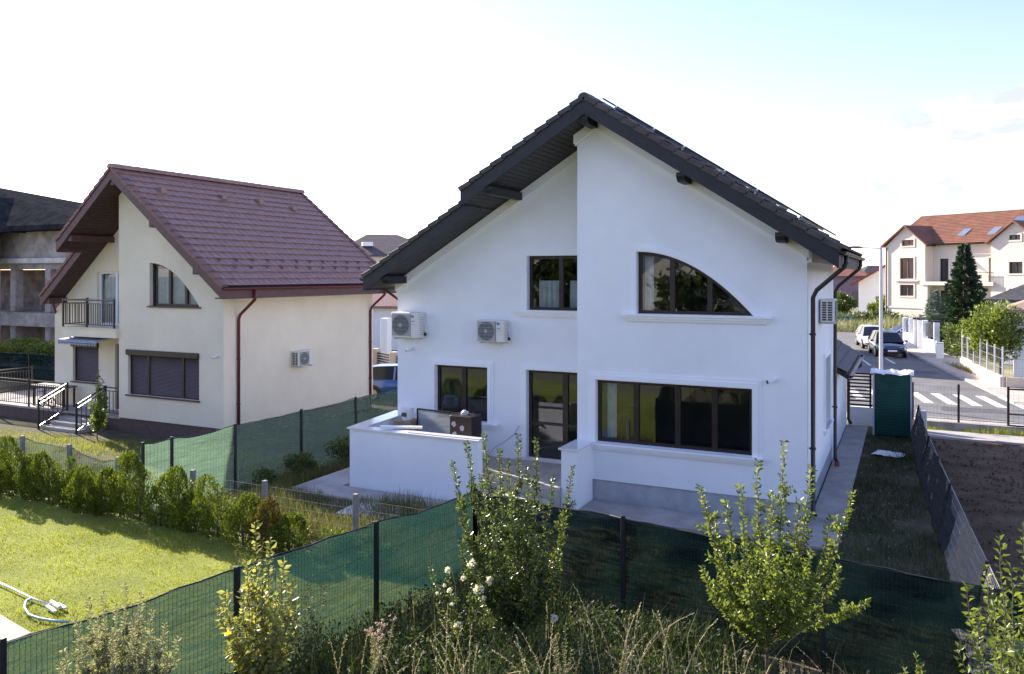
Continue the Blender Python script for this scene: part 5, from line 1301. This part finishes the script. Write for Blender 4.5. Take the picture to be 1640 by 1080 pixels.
def tubes_np(segs, n=4):
    """segs: list of (p0, p1, r0, r1) -> V, F(quads->tris)"""
    P0 = np.array([s[0] for s in segs]); P1 = np.array([s[1] for s in segs]); R0 = np.array([s[2] for s in segs])[:,None]; R1 = np.array([s[3] for s in segs])[:,None]
    D = unit(P1-P0); A = unit(np.cross(D, np.array([[.3,.9,.1]]))); B = np.cross(D, A)
    rings = []
    for P, R in ((P0,R0),(P1,R1)):
        for j in range(n):
            a = 2*np.pi*j/n; rings.append(P+(A*np.cos(a)+B*np.sin(a))*R)
    V = np.stack(rings, 1).reshape(-1, 3); m_ = len(segs); i = (np.arange(m_)*2*n)[:,None]
    F = np.concatenate([np.concatenate([i+[j,(j+1)%n,n+(j+1)%n], i+[j,n+(j+1)%n,n+j]], 1) for j in range(n)], 1).reshape(-1, 3)
    return V, F
def bez(a, b, c, t): return a*(1-t)**2+2*b*t*(1-t)+c*t*t
def shoot_tree(name, label, cat, base, fork_z, tips, mt, leaf=.055, step=.016, seed=0, trunk_r=.03, twigs=9, twig_len=.35, barkm='bark', group=None, lean=(0,0), flowers=None, start=.18, width=.52):
    rng = np.random.default_rng(seed); base = np.array(base, float)
    t = thing(name, tuple(base), label, cat, group)
    fork = np.array([base[0]+lean[0], base[1]+lean[1], fork_z]); segs = []
    mid = (base+fork)/2+rng.normal(size=3)*.02
    segs += [(base-[0,0,.1], mid, trunk_r, trunk_r*.85), (mid, fork, trunk_r*.85, trunk_r*.7)]
    LP_, LD_ = [], []
    def shoot(a, c, r, lf, ctrl=None, st_=start):
        L = np.linalg.norm(c-a); b = ctrl if ctrl is not None else (a+c)/2+np.array([0,0,-.1*L])+rng.normal(size=3)*.05*L
        n = max(4, int(L/.09)); pts = [bez(a, b, c, i/n) for i in range(n+1)]
        wob = rng.normal(size=(n+1,3))*.008
        pts = [p+w_*(i>0) for i, (p, w_) in enumerate(zip(pts, wob))]
        for i in range(n): segs.append((pts[i], pts[i+1], r*(1-.8*i/n), r*(1-.8*(i+1)/n)))
        if lf:
            m_ = int(L/step)
            for k in range(m_):
                f = st_+(1-st_)*(k/m_); i = min(n-1, int(f*n)); p = pts[i]+(pts[i+1]-pts[i])*(f*n-i)
                d = (pts[i+1]-pts[i]); d = d/np.linalg.norm(d); ang = k*2.4+rng.uniform(-.4,.4)
                q = np.cross(d, [math.cos(ang), math.sin(ang), .3]); q /= np.linalg.norm(q)
                LP_.append(p+q*.004); LD_.append(q*.85+d*.6+np.array([0,0,-.15])+rng.normal(size=3)*.2)
        return pts
    for tip in tips:
        tip = np.array(tip, float); hgt = tip[2]-fork[2]
        s0 = fork-(fork-base)*rng.uniform(0,.18)
        ctrl = np.array([s0[0]+(tip[0]-s0[0])*.75, s0[1]+(tip[1]-s0[1])*.75, s0[2]+hgt*.38])
        pts = shoot(s0, tip, trunk_r*.42, True, ctrl)
        L = np.linalg.norm(tip-s0)
        for k in range(int(twigs*L)):
            f = rng.uniform(.15,.82); i = int(f*(len(pts)-1)); p = pts[i]; ang = rng.uniform(0, 6.28)
            dl = twig_len*rng.uniform(.4,1.2)*(1.1-f*.7)
            e = p+np.array([math.cos(ang)*dl*.75, math.sin(ang)*dl*.75, dl*rng.uniform(.25,.9)]); shoot(p, e, .006, True, st_=.1)
    V, F = tubes_np(segs, 5); raw_mesh('trunk', V, F, 3, M[barkm], t)
    V, F = leaf_geo(np.array(LP_), np.array(LD_), leaf, rng, width); raw_mesh('crown', V, F, 3, mt, t)
    return t
def T(u, v, d): return tuple(at(u, v, d))
# young tree in front of the dark net (right of centre)
b = at(1228, 1000, 8.5); b.z = 0
tips = [T(1213,738,8.5),T(1256,708,8.6),T(1300,745,8.3),T(1368,785,8.7),T(1122,775,8.4),T(1163,800,8.1),T(1185,775,8.9),T(1330,830,8.2),T(1122,905,8.3),T(1345,905,8.8),T(1145,840,8.7),T(1235,790,8.0),T(1280,800,9.0),T(1190,850,7.9),T(1300,880,8.0),T(1150,930,8.6),T(1390,962,8.9)]
shoot_tree('young_tree', 'young tree with upright leafy whips on a thin trunk before the dark net', 'tree', b, 1.32, tips, M['leaf'], .058, .0108, 11, .028, 11, .28)
# bigger bush near the fence corner
b = at(838, 1000, 10.3); b.z = 0
tips = [T(748,708,10.3),T(775,692,10.5),T(830,694,10.2),T(860,702,10.4),T(725,738,10.0),T(918,745,10.5),T(800,720,10.0),T(885,765,10.0),T(735,800,9.9),T(905,830,10.2),T(770,760,9.7),T(845,750,9.7),T(820,790,9.6),T(735,865,10.0),T(880,880,9.9),T(790,840,9.5),T(760,905,9.7),T(860,860,9.4),T(815,735,10.6)]
shoot_tree('bush', 'tall many-stemmed bush at the corner where the two netted fences meet', 'bush', b, .55, tips, M['leaf_dark'], .057, .0104, 12, .035, 14, .27)
# pale yellowing young tree, left
b = at(420, 1000, 8.2); b.z = 0
tips = [T(408,835,8.2),T(432,862,8.3),T(395,900,8.1),T(455,895,8.4),T(360,945,8.2),T(470,930,8.0),T(350,965,8.3),T(385,940,7.9),T(420,900,8.0),T(475,975,8.2),T(370,1000,8.0),T(445,960,7.8),T(410,970,7.8),T(395,1040,7.9),T(460,1020,8.3),T(425,930,8.6)]
shoot_tree('young_tree', 'small pale tree with yellowing leaves in front of the left green net', 'tree', b, .95, tips, M['leaf_pale'], .072, .0145, 13, .022, 10, .26)
# tree at the right edge
b = at(1640, 1000, 6.6); b.z = 0
tips = [T(1602,858,6.6),T(1640,840,6.7),T(1560,975,6.5),T(1545,930,6.7),T(1620,905,6.3),T(1590,960,6.2),T(1655,880,6.4),T(1535,1030,6.6),T(1600,1010,6.1),T(1700,850,6.8),T(1680,920,6.4),T(1575,900,6.9),T(1720,900,6.6),T(1610,940,6.9)]
shoot_tree('young_tree', 'leafy young tree cut by the right edge of the picture', 'tree', b, 1.25, tips, M['leaf'], .066, .021, 14, .026, 5, .28)
# little tree in front of the cream house steps
b = gnd(157, 705, -.45)
tips = [(b.x+dx, b.y+dy, z) for dx, dy, z in ((.02,0,1.95),(.22,.05,1.3),(-.12,.1,1.2),(.28,-.1,.7),(-.2,-.05,.9),(.1,.1,1.6),(-.35,0,.35),(.3,.1,1.0),(0,-.1,.6))]
shoot_tree('young_tree', 'slender fresh green tree before the steps of the cream house', 'tree', (b.x,b.y,-.45), -.2, tips, M['leaf'], .11, .024, 15, .025, 7, .35)
# grey-green mugwort clump, left foreground
b = at(185, 1000, 7.4); b.z = 0
tips = [T(u,v,7.4+dd) for u,v,dd in ((200,938,0),(165,948,.1),(225,950,-.1),(140,955,.1),(120,985,-.1),(245,975,.1),(265,1000,0),(185,970,-.3),(155,990,-.3),(215,985,-.4),(100,1040,0),(285,1022,.1),(240,1020,-.3),(130,1025,-.3),(180,1015,-.5),(95,1060,-.1),(270,1050,-.2))]
shoot_tree('mugwort', 'grey-green feathery weed clump poking above the left green fence', 'wild plant', b, .9, tips, M['sage'], .042, .0048, 16, .02, 38, .17, 'dry', width=.35)
for k, (u, v, d, n, lab, mm, lf) in enumerate((
    (600, 985, 9.2, 8, 'pale thistle clump with faded pink flower heads, right of the yellowing tree', 'sage', .030),
    (905, 1000, 8.6, 7, 'whitish seed plume weed standing in front of the dark net', 'sage', .026),
    (1010, 1055, 8.0, 6, 'grey weed tuft low in front of the dark net', 'sage', .024),
    (500, 925, 9.6, 5, 'thin tall green weed with drooping tips against the left green net', 'weed', .04),
    (1270, 1055, 8.6, 5, 'dry dock stems right of the thin young tree trunk', 'dry', .022),
    (1480, 1050, 8.4, 5, 'small green seedling in front of the dark net at the right', 'leaf', .05))):
    rng = random.Random(k+60); b = at(u, 1000, d); b.z = 0; zt_ = at(u, v, d).z
    tips = [(b.x+rng.uniform(-.22,.22), b.y+rng.uniform(-.2,.2), zt_*rng.uniform(.78,1.0)) for _ in range(n)]
    t = shoot_tree('wild_plant', lab, 'wild plant', b, zt_*.42, tips, M[mm], lf, .010, 70+k, .010, 5, .2, 'dry', width=.35)
    if k == 0:
        rg = np.random.default_rng(5); P = []; D = []
        for tp in tips:
            for _ in range(3):
                c_ = np.array(tp)+rg.normal(size=3)*.03
                for _ in range(14): P.append(c_); D.append(rg.normal(size=3)+[0,0,1.2])
        V, F = leaf_geo(np.array(P), np.array(D), .028, rg, .35); raw_mesh('flower_head', V, F, 3, M['pink'], t)
# white flowering rose
b = at(752, 1000, 10.0); b.z = 0
tips = [T(u,v,9.9+dd) for u,v,dd in ((755,905,0),(718,915,.1),(785,930,-.1),(765,945,-.2),(720,948,0),(805,935,.1),(735,1000,-.2),(700,965,0),(880,988,-.3),(690,905,.2),(800,975,-.1))]
t = shoot_tree('rose_bush', 'wild rose bush with white double flowers below the fence corner', 'bush', b, .55, tips, M['leaf_dark'], .045, .013, 31, .015, 9, .25, 'weed' if False else 'bark')
rg = np.random.default_rng(9)
for u, v, r_ in ((756,904,.055),(717,914,.04),(785,930,.05),(766,944,.065),(720,946,.035),(805,934,.03),(733,1002,.045),(887,990,.045),(712,938,.022),(724,968,.025),(742,927,.03),(700,951,.02),(775,958,.03)):
    c_ = np.array(T(u, v, 9.75)); P = []; D = []
    for k in range(36):
        d_ = rg.normal(size=3); d_ /= np.linalg.norm(d_); P.append(c_+d_*r_*.25); D.append(d_+[0,-.2,.3])
    V, F = leaf_geo(np.array(P), np.array(D), r_*.9, rg, .9, fold=.25); raw_mesh('flower', V, F, 3, M['petal'], t)
# thuja hedge
def conifer_leaves(h, r, n, rng, size, px=1.0, droop=.0, taper=.75):
    z = h*rng.beta(1.1,1.25,n); a = rng.uniform(0, 2*np.pi, n)
    prof = np.minimum(1, .55+z/h*1.6)*(1-np.clip((z/h-.35)/.65,0,1)**1.5*taper-.0)
    prof = np.maximum(prof, .05)
    lob = 1+.22*np.sin(a*3+z*7)+.15*np.sin(a*5-z*11)
    rr = r*prof*lob*np.sqrt(rng.uniform(.35,1.05,n))
    P = np.stack([np.cos(a)*rr, np.sin(a)*rr, z], 1)
    D = np.stack([np.cos(a)*.55, np.sin(a)*.55, np.full(n, 1.0-droop)], 1)+rng.normal(size=(n,3))*.3
    return P, D
ORD = 'first second third fourth fifth sixth seventh eighth ninth tenth eleventh twelfth thirteenth fourteenth fifteenth sixteenth seventeenth eighteenth nineteenth twentieth twenty-first twenty-second twenty-third twenty-fourth twenty-fifth'.split()
rng0 = random.Random(7)
xs = []; x = -20.9
while x < -9.9: xs.append(x); x += rng0.uniform(.40,.78)
names_ = {}
for i, x in enumerate(xs):
    rng = np.random.default_rng(100+i); y = 11.55+rng0.uniform(-.12,.12)-.02*(x+14) ; h = rng0.uniform(.70,1.25); r = rng0.uniform(.28,.41)
    brown = (i == len(xs)-2); g0 = float(gz(x, y))
    if i in (len(xs)-8, len(xs)-9, 5): h = 1.35
    t = thing('thuja', (x, y, g0), '', 'thuja', 'young thujas in a row beside the lawn')
    if i == len(xs)-2: t['label'] = 'browning thuja near the right end of the hedge row'
    elif i == 0: t['label'] = 'first thuja of the hedge row at the left edge of the picture'
    elif i == len(xs)-1: t['label'] = 'last thuja of the hedge row, closest to the green net'
    else: t['label'] = f"{'tall' if h > 1.05 else 'low' if h < .85 else 'middling'} green thuja, {ORD[i]} of the lawn hedge row counted from the left edge" 
    build('trunk', MB().tube([(0,0,-.05),(0,0,h*.8)], [.025,.008], 6), M['bark'], t, local=True)
    P, D = conifer_leaves(h, r, 4200, rng, .05); lx, ly = rng.normal(size=2)*.13; P = P+np.stack([P[:,2]*lx, P[:,2]*ly, P[:,2]*0], 1); keep = fbm2(P[:,0]*3+i, P[:,2]*3+P[:,1]*2, i, 2.2) > -.6; V, F = leaf_geo(P[keep], D[keep], .052, rng, .38); V = V+np.array([0,0,.03])
    o = raw_mesh('crown', V+np.array([x,y,g0]), F, 3, M['thuja_brown'] if brown else M['thuja'], t)
# leafy clumps, generic
def bush(name, label, cat, c, radii, n, leaf, mt, seed, clumps=14, trunk=None, tr=.05, group=None, shell=.55, width=.55, up=(0,0,1)):
    rng = np.random.default_rng(seed); c = np.array(c, float); R = np.array(radii)
    base = (c[0], c[1], trunk if trunk is not None else c[2]-R[2])
    t = thing(name, base, label, cat, group)
    d = unit(rng.normal(size=(clumps,3))); d[:,2] = d[:,2]*.9+.1; rad = rng.uniform(shell,1.0,clumps)[:,None]; CC = c+d*rad*R*.82
    k = rng.integers(0, clumps, n); sp = rng.uniform(.22,.42,clumps)[k][:,None]
    off = unit(rng.normal(size=(n,3)))*(rng.uniform(0,1,n)**.45)[:,None]
    P = CC[k]+off*sp*R; D = off*.8+np.array(up)*.4+rng.normal(size=(n,3))*.45
    V, F = leaf_geo(P, D, leaf, rng, width); raw_mesh('crown', V, F, 3, mt, t)
    segs = []
    b0 = np.array(base); fk = b0+(c-b0)*.55; segs.append((b0-[0,0,.15], fk, tr, tr*.75))
    for q in CC:
        m_ = (fk+q)/2+np.array([0,0,.08])*R[2]; segs += [(fk, m_, tr*.5, tr*.3), (m_, q, tr*.3, tr*.1)]
    V, F = tubes_np(segs, 6); raw_mesh('trunk', V, F, 3, M['bark'], t)
    return t
bush('bush', 'low green shrub between the last thuja and the left green fence', 'bush', (-8.6,11.55,.28), (.8,.4,.38), 3600, .05, M['thuja'], 40)
p = gnd(1600, 612); bush('tree', 'leafy light green tree behind the beige garden wall', 'tree', (p.x+.3,p.y+2.6,2.25), (1.9,1.8,1.75), 9500, .17, M['leaf'], 41, 34, 0.0, .10)
p = at(1515, 560, 50); bush('bush', 'dark green bushes behind the netted garden fence by the utility cabinet', 'bush', (p.x+.6,p.y,1.0), (1.1,2.2,1.2), 3000, .16, M['leaf_dark'], 42)
p = at(1390, 500, 88); bush('bush', 'yellow-green bush in front of the white house with the red verge', 'bush', (p.x+2.0,p.y,1.2), (2.2,2,1.5), 4200, .30, M['leaf'], 43, 18)
p = at(1349, 495, 88); bush('bush', 'olive bushes in front of the mauve house', 'bush', (p.x-.3,p.y,1.5), (1.7,2,1.7), 3000, .28, M['leaf_dark'], 44, 18)
p = at(1375, 525, 79); bush('bush', 'dark rank shrubs on the bank where the street turns', 'bush', (p.x,p.y,.7), (5.5,1.2,.95), 5000, .25, M['leaf_dark'], 45, 30)
p = at(1350, 520, 78); tag(build('waste_container', MB().bbox(p.x-1.1,p.x+1.1,p.y-.6,p.y+.6,.15,1.1,.05), M['steel_box']), 'dark green waste container on the bend of the street', 'container')
# spruce
def spruce(name, label, p, H, R, n, seed, mt, leaf):
    rng = np.random.default_rng(seed); t = thing(name, p, label, 'tree'); p = np.array(p, float)
    build('trunk', MB().tube([(0,0,-.2),(0,0,H*.85)], [.12,.02], 8), M['bark'], t, local=True)
    P, D = [], []
    nb = 210
    for i in range(nb):
        f = (i+.5)/nb; z = H*(.05+.93*f); rr = R*(1-f)**1.0*rng.uniform(.62,1.25)+.10; a = i*2.399+rng.uniform(-.3,.3)
        m_ = max(6, int(n/nb*(.35+1.3*(1-f))))
        s = rng.uniform(.0,1,m_)**.75; x_ = s*rr; side = rng.normal(size=m_)*.13*rr*(1.15-s)
        zz = z-.22*x_+.10*x_**2/max(rr,.1)+rng.normal(size=m_)*.05
        P.append(np.stack([math.cos(a)*x_-math.sin(a)*side, math.sin(a)*x_+math.cos(a)*side, zz], 1))
        D.append(np.stack([math.cos(a)*np.ones(m_)-math.sin(a)*side*2, math.sin(a)*np.ones(m_)+math.cos(a)*side*2, rng.uniform(-.35,.45,m_)], 1))
    P = np.concatenate(P)+p; D = np.concatenate(D); V, F = leaf_geo(P, D, leaf, rng, .34); raw_mesh('crown', V, F, 3, mt, t)
p = at(1545, 560, 54); spruce('spruce', 'tall dark green spruce in front of the large pale house', (p.x,p.y,0), 7.3, 2.1, 16000, 50, M['needle'], .26)
p = at(1497, 560, 66); spruce('spruce', 'small bluish spruce beside the gate pillars', (p.x,p.y,0), 3.9, 1.3, 3000, 51, leafmat('blue_needle', (.10,.15,.14), (.20,.26,.22), .2), .28)
# hedge behind the far left green fence
bush('bush', 'shrubs growing over the dark green fence by the unfinished building', 'bush', (-42,27.2,.9), (5.5,.9,.75), 5000, .16, M['leaf'], 52, 26)
# stones and litter in the side yard
rng = np.random.default_rng(11); x, y = scatter([(-1.05,12),(.35,12),(.1,27.5),(-1.05,27.5)], 9, rng); P = np.stack([x,y,np.full(len(x),.03)],1)
V, F = leaf_geo(P, rng.normal(size=P.shape)*[1,1,.15], .04, rng, .8); o = raw_mesh('litter', V, F, 3, M['conc']); tag(o, 'pale stones and scraps scattered in the side yard grass', kind='stuff')
rng = np.random.default_rng(12); x, y = scatter([(1.2,13),(6,12),(8,28),(.6,28)], 30, rng); P = np.stack([x,y,np.full(len(x),.02)],1)
V, F = leaf_geo(P, rng.normal(size=P.shape)*[1,1,.2], .07, rng, .9); o = raw_mesh('clods', V, F, 3, M['dirt']); tag(o, 'clods of earth on the bare dirt lot', kind='stuff')
# low plants along the net between the houses
for i, (x, y, r, h) in enumerate(((-14.1,16.4,.5,.55),(-14.0,18.2,.55,.7),(-13.9,20.0,.55,.8),(-14.1,14.9,.45,.4),(-13.9,22,.5,.8))):
    bush('bush', f"dark weedy shrub at the foot of the green net, {('second','third','fourth','first','fifth')[i]} from the rear wire fence", 'bush', (x,y,h*.5-.25), (r,r*1.2,h), 1500, .075, M['leaf_dark'], 60+i, 9, group='shrubs along the green net')
# wild undergrowth at the foot of the picture
wild = [(-7.7,4.6),(2.6,4.0),(4.2,10.1),(-6.3,11.6),(-6.9,9.0),(-7.4,6.6)]
def wh(x, y):
    d = -x*SA+y*CA; u = CX+F_PX*(x*CA+y*SA)/np.maximum(d,1)
    k = .62+.75*np.exp(-((u-760)/230.)**2)*(d < 11)
    cap = (CAMZ-(950-60*np.exp(-((u-760)/200.)**2)+85*np.clip((u-1080)/250.,0,1)+45*np.clip((480-u)/200.,0,1)-440)*d/1290.)
    return np.clip(np.minimum(k, cap/.62), .12, 2)
grass_patch('undergrowth', 'dark rank weeds and grass along the foot of the netted fences', wild, 260, .62, M['weed'], 21, .012, .55, .65, 2.2, extra=wh)
grass_patch('dry_grass', 'straw-coloured seeding grass among the weeds', wild, 12, .80, M['dry'], 22, .0055, .5, .35, 1.2, extra=wh)
rng = np.random.default_rng(77); x, y = scatter(wild, 1300, rng); hh = wh(x, y)*.62; z = hh*rng.uniform(0,1,len(x))**.8
# leaves on the weeds, thinned into clumps
f = fbm2(x, y, 5, 2.4); k = f > -.25
P = np.stack([x,y,z],1)[k]; V, F = leaf_geo(P, rng.normal(size=P.shape)+[0,0,.5], .062, rng, .5)
o = raw_mesh('undergrowth_leaves', V, F, 3, M['weed']); tag(o, 'broad weed leaves in the shade below the young trees', kind='stuff')
# dry arching stalks
segs = []; LPs, LDs = [], []
rg = np.random.default_rng(88)
for (u, v, d, n, spread) in ((735,1030,8.0,12,.45),(980,1010,8.3,12,.30),(1075,1040,8.0,9,.3),(1180,1040,8.2,7,.25),(640,1050,8.6,6,.3),(870,1040,8.2,7,.35),(1400,1060,8.0,4,.4),(560,1050,8.4,5,.3)):
    t = thing('dry_stalks', tuple((lambda q: (q.x,q.y,0))(at(u,1000,d))), 'x', 'dry weed'); segs = []; LPs = []; LDs = []
    for _ in range(n):
        b = at(u+rg.uniform(-25,25), 1000, d+rg.uniform(-.3,.3)); zt_ = at(u, v-rg.uniform(-20,55), d).z
        b0 = np.array([b.x,b.y,0]); e = b0+np.array([rg.normal()*spread, rg.normal()*spread*.6, zt_]); c_ = b0+np.array([0,0,zt_*.75]); pts = [bez(b0,c_,e,i/9) for i in range(10)]
        for i in range(9): segs.append((pts[i],pts[i+1],.0062*(1-i*.07),.0062*(1-(i+1)*.07)))
        for i in range(34):
            f_ = .55+.45*i/34; j = min(8,int(f_*9)); p_ = pts[j]+(pts[j+1]-pts[j])*(f_*9-j); LPs.append(p_); LDs.append((pts[j+1]-pts[j])*8+rg.normal(size=3)*.5)
    V, F = tubes_np(segs, 4); raw_mesh('stem', V, F, 3, M['dry'], t); V, F = leaf_geo(np.array(LPs), np.array(LDs), .026, rg, .4); raw_mesh('seed_head', V, F, 3, M['dry'], t)
    t['label'] = {735:'pale bare arching stalks at the bottom, below the white roses',980:'tall straw grass tuft at the bottom centre before the dark net',1075:'straw grass tuft left of the thin young tree trunk',1180:'curling dry grass beside the thin young tree trunk',640:'dry stalks between the pink thistle and the white roses',870:'dry grass beneath the tall corner bush',1400:'few dry stalks at the bottom right before the dark net',560:'dry stalks just right of the yellowing small tree'}[u]
    t['group'] = 'dry stalks among the weeds'
for i, (x, y, h, r) in enumerate(((-9.6,-6.5,9,2.7),(-17.5,-7.5,9,3.2),(-30,-17,10,5),(-19,-22,11,5),(-3,-21,12,6),(8,-19,11,5.5),(-25,-8,6,3),(17,-12,9,5))):
    bush('tree', ('dark tree right of the mirrored cream house','dark tree left of the mirrored cream house','wide tree far left of the mirrored cream house','tree behind the left side of the mirrored cream house','tall tree behind the right side of the mirrored cream house','wide tree far right of the mirrored cream house','low tree beside the lawn, mirrored at the windows left edge','tree near the leaning fence side, mirrored in the wide window')[i], 'tree', (x,y,h*.5), (r,r*.8,h*.5), 4200, .55, M['leaf_dark'], 190+i, 26, 0.0, .2, group='trees mirrored in the windows')
# trees behind the viewer, mirrored in the windows
for i, (x, y, h, lab) in enumerate(((-4.2,-1.5,4.6,'columnar thuja nearest the white house windows, mirrored in them'),(4.5,-4.0,5.2,'dark tree right of the viewpoint, mirrored in the windows'),(-9.5,-2.5,3.2,'small tree in front of the mirrored cream house'))):
    bush('tree', lab, 'tree', (x,y,h*.52), (h*.26,h*.26,h*.5), 4500, .16, M['leaf'], 90+i, 22, 0.0, .09)
